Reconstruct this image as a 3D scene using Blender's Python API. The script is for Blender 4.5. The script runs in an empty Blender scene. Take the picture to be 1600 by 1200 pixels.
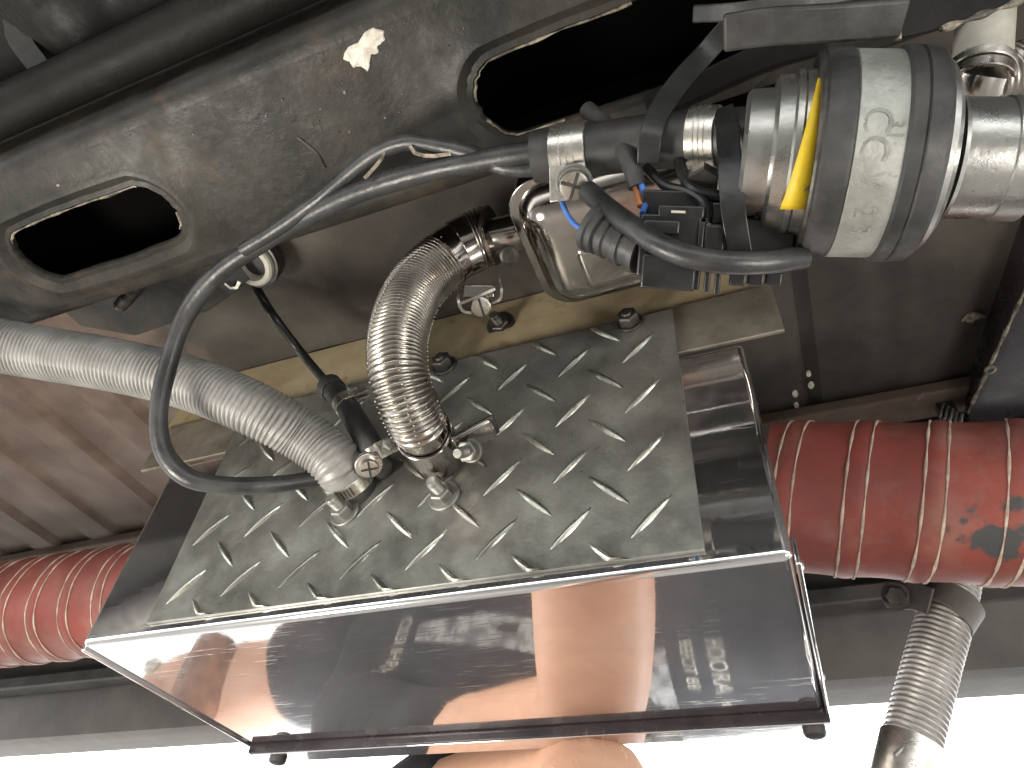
import bpy, bmesh, math, random
from mathutils import Vector, Matrix
random.seed(7)
V = Vector
# ------------------------------------------------------------------ camera, world, lamps, exposure
FOC = 1100.0                                     # focal length in pixels of the 1600 px wide photograph
AX_ = V((0.92904648, 0.20636658, 0.3070594))
AY_ = V((0.3623513, -0.67505581, -0.64265168))
AZ_ = V((0.0746604, 0.70831666, -0.70193542))
ROT = Matrix((AX_, AY_, AZ_))                    # camera space -> world space
scene = bpy.context.scene
col = scene.collection
cam_d = bpy.data.cameras.new('camera'); cam = bpy.data.objects.new('camera', cam_d); col.objects.link(cam)
cam.matrix_world = ROT.to_4x4()
cam_d.sensor_width = 36; cam_d.lens = 36*FOC/1600; cam_d.clip_start = 0.005; cam_d.clip_end = 400
scene.camera = cam
world = bpy.data.worlds.new('World'); scene.world = world; world.use_nodes = True
bg = world.node_tree.nodes['Background']
bg.inputs[0].default_value = (0.97, 0.985, 1.0, 1); bg.inputs[1].default_value = 5.2
def area_lamp(name, loc, target, size, power, color):
    d = bpy.data.lights.new(name, 'AREA'); d.shape = 'DISK'; d.size = size; d.energy = power; d.color = color
    o = bpy.data.objects.new(name, d); col.objects.link(o); o.location = loc
    o.rotation_euler = (V(target)-V(loc)).to_track_quat('-Z', 'Y').to_euler(); return o
area_lamp('work_lamp', (-0.50, 0.05, -0.16), (-0.16, 0.28, 0.28), 0.18, 3.6, (1.0, 0.94, 0.84))
area_lamp('right_fill_lamp', (0.42, 0.02, -0.20), (0.14, 0.36, 0.36), 0.22, 2.3, (1.0, 0.95, 0.87))  # fill light added at lower right to brighten floor pan, rail and pump
scene.view_settings.view_transform = 'Standard'; scene.view_settings.look = 'None'
scene.view_settings.exposure = 0.18; scene.view_settings.gamma = 1
scene.cycles.max_bounces = 10
# ------------------------------------------------------------------ places: a direction seen from the camera met with a plane of the scene
def ray(px, py): return ROT @ V(((px-800)/FOC, -(py-600)/FOC, -1))
def C(px, py, d): return ray(px, py)*d
def onY(px, py, y): r = ray(px, py); return r*(y/r.y)
def onZ(px, py, z): r = ray(px, py); return r*(z/r.z)
# ------------------------------------------------------------------ materials
def M(name, c1, c2=None, rough=.5, metal=0.0, ns=30, lo=.4, hi=.6, c3=None, ns3=120, lo3=.68, hi3=.72,
      bump=0.0, bs=200, rvar=0.0, rs=60, stretch=None, spec=None, coat=0.0, bdist=.001, trans=None):
    m = bpy.data.materials.new(name); m.use_nodes = True
    nt = m.node_tree; N = nt.nodes; L = nt.links; p = N['Principled BSDF']
    tc = N.new('ShaderNodeTexCoord'); src = tc.outputs['Object']
    if stretch:
        mp = N.new('ShaderNodeMapping'); mp.inputs['Scale'].default_value = stretch
        L.new(src, mp.inputs[0]); src2 = mp.outputs[0]
    else: src2 = src
    def noise(s, det=8, sr=src):
        n = N.new('ShaderNodeTexNoise'); n.inputs['Scale'].default_value = s; n.inputs['Detail'].default_value = det
        n.inputs['Roughness'].default_value = .62; L.new(sr, n.inputs['Vector']); return n.outputs['Fac']
    def ramp(f, a, b):
        r = N.new('ShaderNodeMapRange'); r.inputs['From Min'].default_value = a; r.inputs['From Max'].default_value = b
        L.new(f, r.inputs[0]); return r.outputs[0]
    def mix(f, a, b):
        x = N.new('ShaderNodeMix'); x.data_type = 'RGBA'; L.new(f, x.inputs[0])
        for s, i in ((a, 6), (b, 7)):
            if isinstance(s, tuple): x.inputs[i].default_value = (*s, 1)
            else: L.new(s, x.inputs[i])
        return x.outputs[2]
    c = c1
    if c2: c = mix(ramp(noise(ns), lo, hi), c1, c2)
    if c3: c = mix(ramp(noise(ns3, 6), lo3, hi3), c, c3)
    if isinstance(c, tuple): p.inputs['Base Color'].default_value = (*c, 1)
    else: L.new(c, p.inputs['Base Color'])
    p.inputs['Metallic'].default_value = metal; p.inputs['Roughness'].default_value = rough
    if spec is not None: p.inputs['Specular IOR Level'].default_value = spec
    if coat: p.inputs['Coat Weight'].default_value = coat; p.inputs['Coat Roughness'].default_value = .15
    if rvar:
        r = N.new('ShaderNodeMapRange'); r.inputs['From Min'].default_value = .3; r.inputs['From Max'].default_value = .7
        r.inputs['To Min'].default_value = max(.02, rough-rvar); r.inputs['To Max'].default_value = rough+rvar
        L.new(noise(rs, 8, src2), r.inputs[0]); L.new(r.outputs[0], p.inputs['Roughness'])
    if bump:
        b = N.new('ShaderNodeBump'); b.inputs['Strength'].default_value = bump; b.inputs['Distance'].default_value = bdist
        L.new(noise(bs, 6, src2), b.inputs['Height']); L.new(b.outputs[0], p.inputs['Normal'])
    return m
MAT = {}
MAT['underseal'] = M('underseal', (.005, .0048, .0045), (.014, .013, .0115), .55, ns=14, lo=.35, hi=.7, c3=(.032, .026, .02), ns3=45, lo3=.62, hi3=.8, bump=.5, bs=160, rvar=.1, spec=.15)
MAT['beam'] = M('beam_paint', (.014, .0135, .012), (.050, .047, .039), .5, ns=20, lo=.36, hi=.68, c3=(.075, .050, .033), ns3=32, lo3=.58, hi3=.78, bump=.55, bs=130, rvar=.15, spec=.3)
MAT['cavity'] = M('cavity_shade', (.003, .003, .003), rough=.9, spec=.03)  # shade inside the slotted beam, put into the colour as near-black
MAT['bare_edge'] = M('chipped_edge', (.06, .05, .04), (.36, .31, .23), .5, ns=150, lo=.42, hi=.62, bump=.4, bs=300)
MAT['rustbrown'] = M('brown_primer', (.10, .062, .045), (.17, .125, .10), .7, ns=16, lo=.35, hi=.65, c3=(.30, .22, .16), ns3=70, lo3=.66, hi3=.76, bump=.6, bs=140)
MAT['black_plastic'] = M('black_plastic', (.012, .012, .013), (.02, .02, .02), .35, ns=60, bump=.15, bs=300, rvar=.1)
MAT['rubber'] = M('black_rubber', (.018, .018, .018), (.045, .044, .042), .5, ns=50, bump=.2, bs=260, rvar=.12, rs=80)
MAT['cable'] = M('cable_sheath', (.018, .018, .019), (.06, .06, .06), .38, ns=40, lo=.4, hi=.7, c3=(.15, .145, .135), ns3=70, lo3=.66, hi3=.76, bump=.35, bs=200, rvar=.14)
MAT['polished'] = M('polished_steel', (.80, .79, .79), (.74, .73, .74), .045, 1.0, ns=25, bump=.022, bs=9, rvar=.03, rs=40, bdist=.004)
def add_scratches(m):
    nt = m.node_tree; N = nt.nodes; L = nt.links; p = N['Principled BSDF']
    prev = p.inputs['Normal'].links[0].from_socket if p.inputs['Normal'].links else None
    tc = N.new('ShaderNodeTexCoord')
    for ang, sc_, st in ((.5, 620, .018), (-.9, 520, .016), (1.35, 700, .014)):
        mp = N.new('ShaderNodeMapping'); mp.inputs['Rotation'].default_value = (0, 0, ang); mp.inputs['Scale'].default_value = (.05, 1, .3)
        L.new(tc.outputs['Object'], mp.inputs[0])
        n = N.new('ShaderNodeTexNoise'); n.inputs['Scale'].default_value = sc_; n.inputs['Detail'].default_value = 2; L.new(mp.outputs[0], n.inputs['Vector'])
        r_ = N.new('ShaderNodeMapRange'); r_.inputs['From Min'].default_value = .66; r_.inputs['From Max'].default_value = .74; L.new(n.outputs['Fac'], r_.inputs[0])
        b = N.new('ShaderNodeBump'); b.inputs['Strength'].default_value = st*4; b.inputs['Distance'].default_value = .0002
        L.new(r_.outputs[0], b.inputs['Height'])
        if prev: L.new(prev, b.inputs['Normal'])
        prev = b.outputs[0]
    L.new(prev, p.inputs['Normal'])
add_scratches(MAT['polished'])
def haze_coat(m, amount, rough):      # fine scuffing: part of the surface scatters widely
    nt = m.node_tree; N = nt.nodes; L = nt.links; p = N['Principled BSDF']; out = N['Material Output']
    g_ = N.new('ShaderNodeBsdfPrincipled'); g_.inputs['Base Color'].default_value = (.62, .62, .64, 1); g_.inputs['Metallic'].default_value = 1; g_.inputs['Roughness'].default_value = rough
    tc = N.new('ShaderNodeTexCoord'); n = N.new('ShaderNodeTexNoise'); n.inputs['Scale'].default_value = 16; n.inputs['Detail'].default_value = 9; n.inputs['Roughness'].default_value = .7
    L.new(tc.outputs['Object'], n.inputs['Vector']); mr = N.new('ShaderNodeMapRange'); mr.inputs['From Min'].default_value = .3; mr.inputs['From Max'].default_value = .72
    mr.inputs['To Min'].default_value = amount*.55; mr.inputs['To Max'].default_value = amount*1.6; L.new(n.outputs['Fac'], mr.inputs[0])
    mx = N.new('ShaderNodeMixShader'); L.new(mr.outputs[0], mx.inputs[0]); L.new(p.outputs[0], mx.inputs[1]); L.new(g_.outputs[0], mx.inputs[2]); L.new(mx.outputs[0], out.inputs['Surface'])
haze_coat(MAT['polished'], .15, .40)
MAT['steel'] = M('stainless_steel', (.50, .47, .43), (.40, .37, .34), .22, 1.0, ns=40, bump=.08, bs=200, rvar=.1)
MAT['muffler'] = M('muffler_steel', (.42, .385, .355), (.32, .295, .275), .17, 1.0, ns=18, bump=.05, bs=60, rvar=.08)
MAT['hose_steel'] = M('hose_steel', (.40, .37, .33), (.27, .25, .225), .3, 1.0, ns=60, rvar=.1)
MAT['drain_steel'] = M('drain_steel', (.42, .405, .385), (.32, .31, .29), .42, .5, ns=60, rvar=.1)
MAT['alu_hose'] = M('alu_hose', (.30, .295, .28), (.22, .215, .20), .5, .25, ns=50, rvar=.1, bump=.2, bs=200)
MAT['tread'] = M('tread_aluminium', (.37, .37, .335), (.20, .20, .18), .40, .75, ns=26, lo=.38, hi=.66, c3=(.07, .07, .07), ns3=24, lo3=.58, hi3=.86, bump=.22, bs=330, rvar=.16, rs=45)
MAT['lug'] = M('lug_aluminium', (.60, .60, .54), (.42, .42, .37), .26, .9, ns=80, bump=.2, bs=300, rvar=.1)
MAT['zinc'] = M('zinc_plated', (.30, .30, .28), (.20, .20, .18), .52, .8, ns=90, bump=.25, bs=400, rvar=.12)
MAT['bright_zinc'] = M('bright_zinc', (.62, .60, .55), (.45, .43, .38), .3, .95, ns=80, c3=(.25, .2, .14), ns3=160, lo3=.64, hi3=.72, bump=.15, bs=300, rvar=.1)
MAT['dark_steel'] = M('dark_steel', (.10, .095, .085), (.05, .047, .042), .45, .7, ns=90, bump=.3, bs=300)
MAT['wood'] = M('board_wood', (.40, .33, .21), (.28, .21, .12), .65, ns=26, lo=.35, hi=.68, c3=(.22, .12, .04), ns3=40, lo3=.62, hi3=.74, bump=.3, bs=220)
MAT['angle'] = M('angle_steel', (.30, .27, .22), (.20, .175, .14), .4, .6, ns=40, bump=.2, bs=200, rvar=.1)
MAT['pump_alu'] = M('pump_aluminium', (.46, .46, .44), (.36, .36, .34), .33, .95, ns=60, c3=(.16, .15, .13), ns3=110, lo3=.68, hi3=.74, bump=.15, bs=300, rvar=.12)
MAT['pump_zinc'] = M('pump_cast_zinc', (.44, .45, .42), (.32, .33, .30), .5, .7, ns=70, c3=(.2, .19, .16), ns3=130, lo3=.68, hi3=.75, bump=.3, bs=350, rvar=.12)
MAT['yellow'] = M('yellow_paper', (.66, .46, .012), (.50, .34, .012), .5, ns=60)
MAT['ink'] = M('ink', (.03, .03, .03), rough=.6)
MAT['engrave'] = M('engraved_marks', (.20, .20, .18), (.30, .30, .27), .6, .3, ns=200)
MAT['white_plastic'] = M('white_plastic', (.48, .465, .40), (.34, .325, .28), .4, ns=50, rvar=.1)
MAT['paint_white'] = M('white_paint', (.70, .67, .60), (.45, .41, .34), .6, ns=140, lo=.42, hi=.66, c3=(.2, .17, .13), ns3=190, lo3=.62, hi3=.7, bump=.3, bs=300)
MAT['blue'] = M('blue_wire', (.05, .16, .50), rough=.4)
MAT['orange'] = M('copper_wire', (.50, .20, .08), rough=.4)
MAT['thread'] = M('glass_thread', (.44, .36, .29), (.27, .19, .15), .7, ns=120, bump=.3, bs=600)
MAT['glossblack'] = M('gloss_black', (.018, .014, .016), (.035, .026, .030), .25, ns=20, rvar=.12, rs=30, bump=.1, bs=60)
MAT['sill'] = M('sill_paint', (.07, .066, .062), (.13, .122, .112), .55, ns=10, lo=.35, hi=.65, c3=(.25, .22, .19), ns3=120, lo3=.72, hi3=.76, bump=.4, bs=120)
MAT['dark_pipe'] = M('dark_pipe', (.04, .038, .036), (.075, .07, .065), .5, ns=30, c3=(.3, .27, .22), ns3=110, lo3=.73, hi3=.76, bump=.3, bs=160)
MAT['concrete'] = M('concrete', (.50, .49, .46), (.42, .41, .38), .85, ns=4, bump=.3, bs=60)
MAT['skin'] = M('skin', (.64, .39, .27), (.54, .29, .19), .5, ns=14, lo=.35, hi=.65, bump=.15, bs=240)
MAT['hair'] = M('ginger_hair', (.26, .10, .035), (.14, .05, .02), .5, ns=60, bump=.6, bs=180, bdist=.004)
MAT['arm_hair'] = M('arm_hair', (.55, .38, .22), rough=.5)
MAT['shirt'] = M('black_cotton', (.028, .028, .031), (.045, .045, .05), .85, ns=14, bump=.5, bs=26, bdist=.008)
MAT['denim'] = M('dark_denim', (.03, .032, .04), (.05, .052, .06), .85, ns=20, bump=.4, bs=60)
MAT['print'] = M('shirt_print', (.55, .53, .45), (.42, .40, .35), .7, ns=90)
MAT['print_grey'] = M('shirt_print_grey', (.30, .30, .29), (.10, .10, .10), .6, ns=55, lo=.42, hi=.58)
# red silicone duct with a dark grey stain of its own
def duct_mat():
    m = M('red_silicone', (.20, .047, .036), (.14, .040, .032), .54, ns=18, spec=.3, c3=(.24, .14, .11), ns3=30, lo3=.52, hi3=.95, rvar=.12, bump=.3, bs=50)
    nt = m.node_tree; N = nt.nodes; L = nt.links; p = N['Principled BSDF']
    base = p.inputs['Base Color'].links[0].from_socket
    tc = N.new('ShaderNodeTexCoord'); sub = N.new('ShaderNodeVectorMath'); sub.operation = 'DISTANCE'
    c = onY(1570, 850, .335); sub.inputs[1].default_value = c
    L.new(tc.outputs['Object'], sub.inputs[0])
    n = N.new('ShaderNodeTexNoise'); n.inputs['Scale'].default_value = 85; n.inputs['Detail'].default_value = 7
    L.new(tc.outputs['Object'], n.inputs['Vector'])
    ma = N.new('ShaderNodeMath'); ma.operation = 'MULTIPLY_ADD'; ma.inputs[1].default_value = .05
    L.new(n.outputs['Fac'], ma.inputs[0]); L.new(sub.outputs['Value'], ma.inputs[2])
    r = N.new('ShaderNodeMapRange'); r.inputs['From Min'].default_value = .047; r.inputs['From Max'].default_value = .043
    L.new(ma.outputs[0], r.inputs[0])
    x = N.new('ShaderNodeMix'); x.data_type = 'RGBA'; L.new(r.outputs[0], x.inputs[0]); L.new(base, x.inputs[6])
    x.inputs[7].default_value = (.045, .045, .045, 1); L.new(x.outputs[2], p.inputs['Base Color'])
    return m
MAT['duct'] = duct_mat()
# floor pan: black underseal on the right, brown primer on the left of the pan
def floor_mat():
    m = M('floor_pan_paint', (.040, .037, .033), (.105, .093, .078), .5, ns=9, lo=.35, hi=.7, c3=(.11, .09, .065), ns3=38, lo3=.66, hi3=.82, bump=.4, bs=140, rvar=.12, spec=.18)
    nt = m.node_tree; N = nt.nodes; L = nt.links; p = N['Principled BSDF']
    base = p.inputs['Base Color'].links[0].from_socket
    tc = N.new('ShaderNodeTexCoord'); sx = N.new('ShaderNodeSeparateXYZ'); L.new(tc.outputs['Object'], sx.inputs[0])
    n = N.new('ShaderNodeTexNoise'); n.inputs['Scale'].default_value = 22; n.inputs['Detail'].default_value = 8
    L.new(tc.outputs['Object'], n.inputs['Vector'])
    ma = N.new('ShaderNodeMath'); ma.operation = 'MULTIPLY_ADD'; ma.inputs[1].default_value = .14
    L.new(n.outputs['Fac'], ma.inputs[0]); L.new(sx.outputs[0], ma.inputs[2])
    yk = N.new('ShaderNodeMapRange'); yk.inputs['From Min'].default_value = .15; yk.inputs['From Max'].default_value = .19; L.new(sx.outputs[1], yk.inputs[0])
    r = N.new('ShaderNodeMapRange'); r.inputs['From Min'].default_value = -.33; r.inputs['From Max'].default_value = -.37
    L.new(ma.outputs[0], r.inputs[0])
    n2 = N.new('ShaderNodeTexNoise'); n2.inputs['Scale'].default_value = 30; n2.inputs['Detail'].default_value = 9
    L.new(tc.outputs['Object'], n2.inputs['Vector'])
    r2 = N.new('ShaderNodeMapRange'); r2.inputs['From Min'].default_value = .38; r2.inputs['From Max'].default_value = .66; L.new(n2.outputs['Fac'], r2.inputs[0])
    y = N.new('ShaderNodeMix'); y.data_type = 'RGBA'; L.new(r2.outputs[0], y.inputs[0])
    y.inputs[6].default_value = (.105, .074, .059, 1); y.inputs[7].default_value = (.165, .125, .103, 1)
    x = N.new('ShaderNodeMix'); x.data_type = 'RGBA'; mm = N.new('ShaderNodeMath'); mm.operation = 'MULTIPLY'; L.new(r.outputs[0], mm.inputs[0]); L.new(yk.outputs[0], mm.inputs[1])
    dk = N.new('ShaderNodeMix'); dk.data_type = 'RGBA'; L.new(yk.outputs[0], dk.inputs[0]); dk.inputs[6].default_value = (.006, .006, .006, 1); L.new(base, dk.inputs[7])  # painted shade: pan turns near-black on the camera side of the beam
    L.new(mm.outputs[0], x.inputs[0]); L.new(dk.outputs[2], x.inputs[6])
    L.new(y.outputs[2], x.inputs[7]); L.new(x.outputs[2], p.inputs['Base Color'])
    return m
MAT['floor'] = floor_mat()
# ------------------------------------------------------------------ mesh building
def spline(pts, n):
    P = [V(p) for p in pts]; P = [P[0]*2-P[1]] + P + [P[-1]*2-P[-2]]; out = []
    seg = len(P)-3
    for i in range(n+1):
        t = i/n*seg; k = min(int(t), seg-1); u = t-k
        a, b, c, d = P[k:k+4]
        out.append(.5*((2*b)+(c-a)*u+(2*a-5*b+4*c-d)*u*u+(3*b-a-3*c+d)*u**3))
    return out
def resample(pts, step):
    D = spline(pts, 60*(len(pts)-1)) if len(pts) > 2 else [V(pts[0]).lerp(V(pts[1]), i/60) for i in range(61)]
    s = [0.0]
    for a, b in zip(D, D[1:]): s.append(s[-1]+(b-a).length)
    n = max(2, int(round(s[-1]/step))); out = []; k = 0
    for i in range(n+1):
        t = s[-1]*i/n
        while k < len(s)-2 and s[k+1] < t: k += 1
        out.append(D[k].lerp(D[k+1], (t-s[k])/max(1e-9, s[k+1]-s[k])))
    return out, s[-1]
def frames(P):
    T = [(P[min(i+1, len(P)-1)]-P[max(i-1, 0)]).normalized() for i in range(len(P))]
    u = T[0].orthogonal().normalized(); F = []
    for t in T:
        u = (u-t*u.dot(t)).normalized(); F.append((u.copy(), t.cross(u), t))
    return F
class MB:
    def __init__(s): s.v = []; s.f = []
    def add(s, vs, fs):
        o = len(s.v); s.v += [V(v) for v in vs]; s.f += [[i+o for i in f] for f in fs]; return s
    def box(s, c, h, rot=None):
        c = V(c); r = rot or Matrix.Identity(3)
        vs = [c + r @ V((x*h[0], y*h[1], z*h[2])) for x in (-1, 1) for y in (-1, 1) for z in (-1, 1)]
        return s.add(vs, [(0, 1, 3, 2), (4, 6, 7, 5), (0, 4, 5, 1), (2, 3, 7, 6), (0, 2, 6, 4), (1, 5, 7, 3)])
    def box2(s, a, b):
        a = V(a); b = V(b); return s.box((a+b)/2, [abs(q)/2 for q in (b-a)])
    def tube(s, pts, r, step=.004, seg=14, cap=True, raw=False):
        P, L = (pts, None) if raw else resample(pts, step)
        F = frames(P); d = 0; rings = []
        for i, (p, (u, w, t)) in enumerate(zip(P, F)):
            if i: d += (p-P[i-1]).length
            ring = []
            for k in range(seg):
                th = 2*math.pi*k/seg; rr = r(d, th) if callable(r) else r
                ring.append(p+(u*math.cos(th)+w*math.sin(th))*rr)
            rings.append(ring)
        vs = [q for g in rings for q in g]; fs = []
        for i in range(len(rings)-1):
            for k in range(seg):
                a = i*seg+k; b = i*seg+(k+1) % seg; fs.append((a, b, b+seg, a+seg))
        if cap: fs.append(tuple(reversed(range(seg)))); fs.append(tuple(range((len(rings)-1)*seg, len(rings)*seg)))
        return s.add(vs, fs)
    def lathe(s, p0, axis, prof, seg=40, closed=False, a0=None):
        p0 = V(p0); t = V(axis).normalized(); u = (t.orthogonal() if a0 is None else V(a0)-t*V(a0).dot(t)).normalized(); w = t.cross(u)
        n = len(prof); vs = []
        for (h, r) in prof:
            for k in range(seg):
                th = 2*math.pi*k/seg; vs.append(p0+t*h+(u*math.cos(th)+w*math.sin(th))*max(r, 1e-5))
        fs = []
        for i in range(n if closed else n-1):
            j = (i+1) % n
            for k in range(seg): fs.append((i*seg+k, i*seg+(k+1) % seg, j*seg+(k+1) % seg, j*seg+k))
        return s.add(vs, fs)
    def cyl(s, a, b, r, seg=24, bev=.0004):
        a = V(a); b = V(b); L = (b-a).length
        return s.lathe(a, b-a, [(0, 0), (0, r-bev), (bev, r), (L-bev, r), (L, r-bev), (L, 0)], seg)
    def ring(s, c, axis, ri, ro, w, seg=36):
        c = V(c)-V(axis).normalized()*w/2; e = min(.0004, (ro-ri)*.3)
        return s.lathe(c, axis, [(0, ri), (0, ro-e), (e, ro), (w-e, ro), (w, ro-e), (w, ri)], seg, closed=True)
    def hexn(s, a, b, r):
        a = V(a); b = V(b); L = (b-a).length
        return s.lathe(a, b-a, [(0, 0), (0, r), (L*.85, r), (L, r*.86), (L, 0)], 6)
    def ribbon(s, pts, width, thick, nrm, step=.004):
        P, L = resample(pts, step); vs = []; n = len(P)
        for i, p in enumerate(P):
            t = (P[min(i+1, n-1)]-P[max(i-1, 0)]).normalized(); nn = nrm(i/(n-1)) if callable(nrm) else V(nrm)
            w = t.cross(nn).normalized(); q = w.cross(t).normalized()
            vs += [p+w*width/2+q*thick/2, p-w*width/2+q*thick/2, p-w*width/2-q*thick/2, p+w*width/2-q*thick/2]
        fs = []
        for i in range(n-1):
            for k in range(4): fs.append((i*4+k, i*4+(k+1) % 4, i*4+4+(k+1) % 4, i*4+4+k))
        fs += [(3, 2, 1, 0), tuple(range((n-1)*4, n*4))]
        return s.add(vs, fs)
    def mesh(s, name, angle=35):
        me = bpy.data.meshes.new(name); me.from_pydata([tuple(v) for v in s.v], [], s.f)
        bm = bmesh.new(); bm.from_mesh(me); bmesh.ops.recalc_face_normals(bm, faces=bm.faces); bm.to_mesh(me); bm.free()
        me.shade_smooth(); me.set_sharp_from_angle(angle=math.radians(angle)); return me
    def build(s, name, mat, parent=None, angle=35, bevel=0, label=None, cat=None, group=None, kind=None):
        o = bpy.data.objects.new(name, s.mesh(name, angle)); col.objects.link(o); o.data.materials.append(MAT[mat])
        par(o, parent)
        if bevel:
            b = o.modifiers.new('bevel', 'BEVEL'); b.width = bevel; b.segments = 3; b.limit_method = 'ANGLE'; b.angle_limit = math.radians(40)
            b.harden_normals = False
        tag(o, label, cat, group, kind); return o
def root_of(o):
    l = V((0, 0, 0))
    while o: l += o.location; o = o.parent
    return l
def par(o, parent):
    if parent:
        o.parent = parent
        if parent.type == 'EMPTY': o.matrix_parent_inverse = Matrix.Translation(-parent.location)
def tag(o, label=None, cat=None, group=None, kind=None):
    if label: o['label'] = label
    if cat: o['category'] = cat
    if group: o['group'] = group
    if kind: o['kind'] = kind
def thing(name, loc, label, cat, group=None):
    o = bpy.data.objects.new(name, None); o.location = loc; o.empty_display_size = .01; col.objects.link(o); tag(o, label, cat, group); return o
def toward(p): return (-V(p)).normalized()      # from a place back toward the middle of the open side, where the fixings face
AX_T = ROT @ V((1, 0, 0)); AY_T = ROT @ V((0, 1, 0))
UP = V((0, 0, 1)); OUT = V((0, -1, 0))
# ================================================================== setting
GZ = -.30
MB().add([(-60, -60, GZ), (60, -60, GZ), (60, 60, GZ), (-60, 60, GZ)], [(0, 1, 2, 3)]).build('ground', 'concrete', kind='structure')
FZ = .402
def floor_h(x):
    h = 0
    if x < -.40:
        q = ((x+.46) / .088) % 1.0
        h = -.0060*max(0, min(1, 1.6*math.sin(2*math.pi*q)+.3))
    for c, w, d in ((.046, .007, .005), (.103, .012, .0025), (-.305, .02, .003)):
        u = abs(x-c)/w
        if u < 1: h += d*(1-u*u)
    return h
xs = [-2.5, -1.3] + [-1.2+.005*i for i in range(311)] + [.5, 2.5]
mb = MB(); ys = (-2.2, .16, .476)
mb.v = [V((x, y, FZ+(floor_h(x) if -1.25 < x < .45 else 0))) for x in xs for y in ys]
mb.f = [(i*3+j, i*3+j+1, i*3+j+4, i*3+j+3) for i in range(len(xs)-1) for j in range(2)]
mb.build('vehicle_floor_pan', 'floor', angle=20, kind='structure')
lap = MB().box2((-2.5, .4565, .388), (2.5, .486, .399)).build('floor_edge_flange', 'rustbrown', bevel=.002, kind='structure')
MB().box2((-2.5, .470, .405), (2.5, .70, .41)).build('outer_floor_strip', 'underseal', kind='structure')
# sill along the far side
sl = thing('vehicle_sill', (0, .62, .3), 'dull grey sheet metal sill of the vehicle against the white daylight', 'sill')
mb = MB(); prof = [(.600, .404), (.596, .30), (.602, .272), (.612, .2455), (.625, .2435), (.67, .247), (.69, .30), (.70, .404)]
mb.v = [V((x, y, z)) for x in (-2.5, 2.5) for y, z in prof]; n = len(prof)
mb.f = [(i, i+1, n+i+1, n+i) for i in range(n-1)]
mb.build('panel', 'sill', sl, angle=25)
p = MB().box2((-2.5, .574, .290), (2.5, .594, .305)); p.build('seam_flange', 'dark_pipe', sl, bevel=.002)
MB().tube([(-2.2, .545, .322), (-.7, .545, .3235), (.0, .545, .3225), (.25, .545, .318), (2.2, .545, .318)], .0165, .05, 20).build('brake_pipe_conduit', 'dark_pipe',
    label='dark speckled pipe running along the sill behind the red ducts', cat='pipe')
# black pipe near the camera side of the cross member
MB().tube([(-1.6, .046, .356), (1.6, .046, .354)], .0125, .05, 24).build('chassis_pipe', 'underseal', label='thick black pipe running alongside the slotted cross member', cat='pipe')
MB().ribbon([C(-20, -30, .40), C(22, 30, .40), C(30, 62, .402), C(62, 106, .405)], .012, .004, lambda t: toward(C(30, 60, .4))).build('hanging_strap', 'rubber',
    label='short grey strap at the upper left corner, against the shade-blackened floor pan', cat='strap')
# ================================================================== slotted cross member
BZ = .33
bt = thing('cross_member', (-.1, .105, BZ), 'dirty grey-brown chassis cross member with two long oval slots', 'chassis beam')
def stad(cx, cy, hl, r, n=72):
    out = []
    for i in range(n):
        th = 2*math.pi*i/n; c, s_ = math.cos(th), math.sin(th)
        sx = (hl-r)*max(-1, min(1, c*3.2)); out.append(V((cx+sx+r*c, cy+r*s_, 0)))
    return out
def slot_patch(mb, x0, x1, y0, y1, cx, cy, hl, r, seed):
    n = 72; rnd = random.Random(seed)
    jig = [rnd.uniform(-.0006, .0006) for _ in range(n)]
    rings = []
    for dr, z in ((0, .005), (0, .0022), (.0012, .0006), (.004, .0012), (.0085, -.0022), (.0115, -.0018), (.0145, 0)):
        rg = []
        for i, q in enumerate(stad(cx, cy, hl+dr, r+dr, n)):
            d = (V((q.x-cx, q.y-cy, 0))).normalized()*(jig[i] if dr < .005 else 0); rg.append(V((q.x, q.y, BZ+z))+d)
        rings.append(rg)
    outer = []
    for q in stad(cx, cy, hl+.0145, r+.0145, n):
        d = V((q.x-cx, q.y-cy, 0)); t = 1e9
        if d.x > 1e-9: t = min(t, (x1-cx)/d.x)
        if d.x < -1e-9: t = min(t, (x0-cx)/d.x)
        if d.y > 1e-9: t = min(t, (y1-cy)/d.y)
        if d.y < -1e-9: t = min(t, (y0-cy)/d.y)
        outer.append(V((cx+d.x*t, cy+d.y*t, BZ)))
    # snap the nearest to the four corners
    for cxx in (x0, x1):
        for cyy in (y0, y1):
            k = min(range(n), key=lambda i: (outer[i]-V((cxx, cyy, BZ))).length); outer[k] = V((cxx, cyy, BZ))
    rings.append(outer); vs = [v for g in rings for v in g]
    mb.add(vs, [(i*n+k, i*n+(k+1) % n, (i+1)*n+(k+1) % n, (i+1)*n+k) for i in range(len(rings)-1) for k in range(n)])
    return rings[1]
mb = MB(); YA, YB = .073, .1505
e1 = slot_patch(mb, -.43, -.24, YA, YB, -.334, .1172, .058, .0186, 1)
e2 = slot_patch(mb, -.135, .09, YA, YB, -.026, .1225, .0655, .0200, 2)
for a, b in ((-1.3, -.43), (-.24, -.135), (.09, 1.3)):
    mb.add([(a, YA, BZ), (b, YA, BZ), (b, YB, BZ), (a, YB, BZ)], [(0, 1, 2, 3)])
def edge_sweep(mb, prof):
    k = len(prof); X = [-1.3, -.43, -.24, -.135, .09, 1.3]
    mb.add([(x, y, z) for x in X for y, z in prof], [(i*k+j, i*k+j+1, i*k+k+j+1, i*k+k+j) for i in range(len(X)-1) for j in range(k-1)])
edge_sweep(mb, [(YA, BZ), (YA-.004, BZ+.0006), (YA-.008, BZ+.003), (YA-.0105, BZ+.008), (YA-.012, FZ+.003)])
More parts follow.
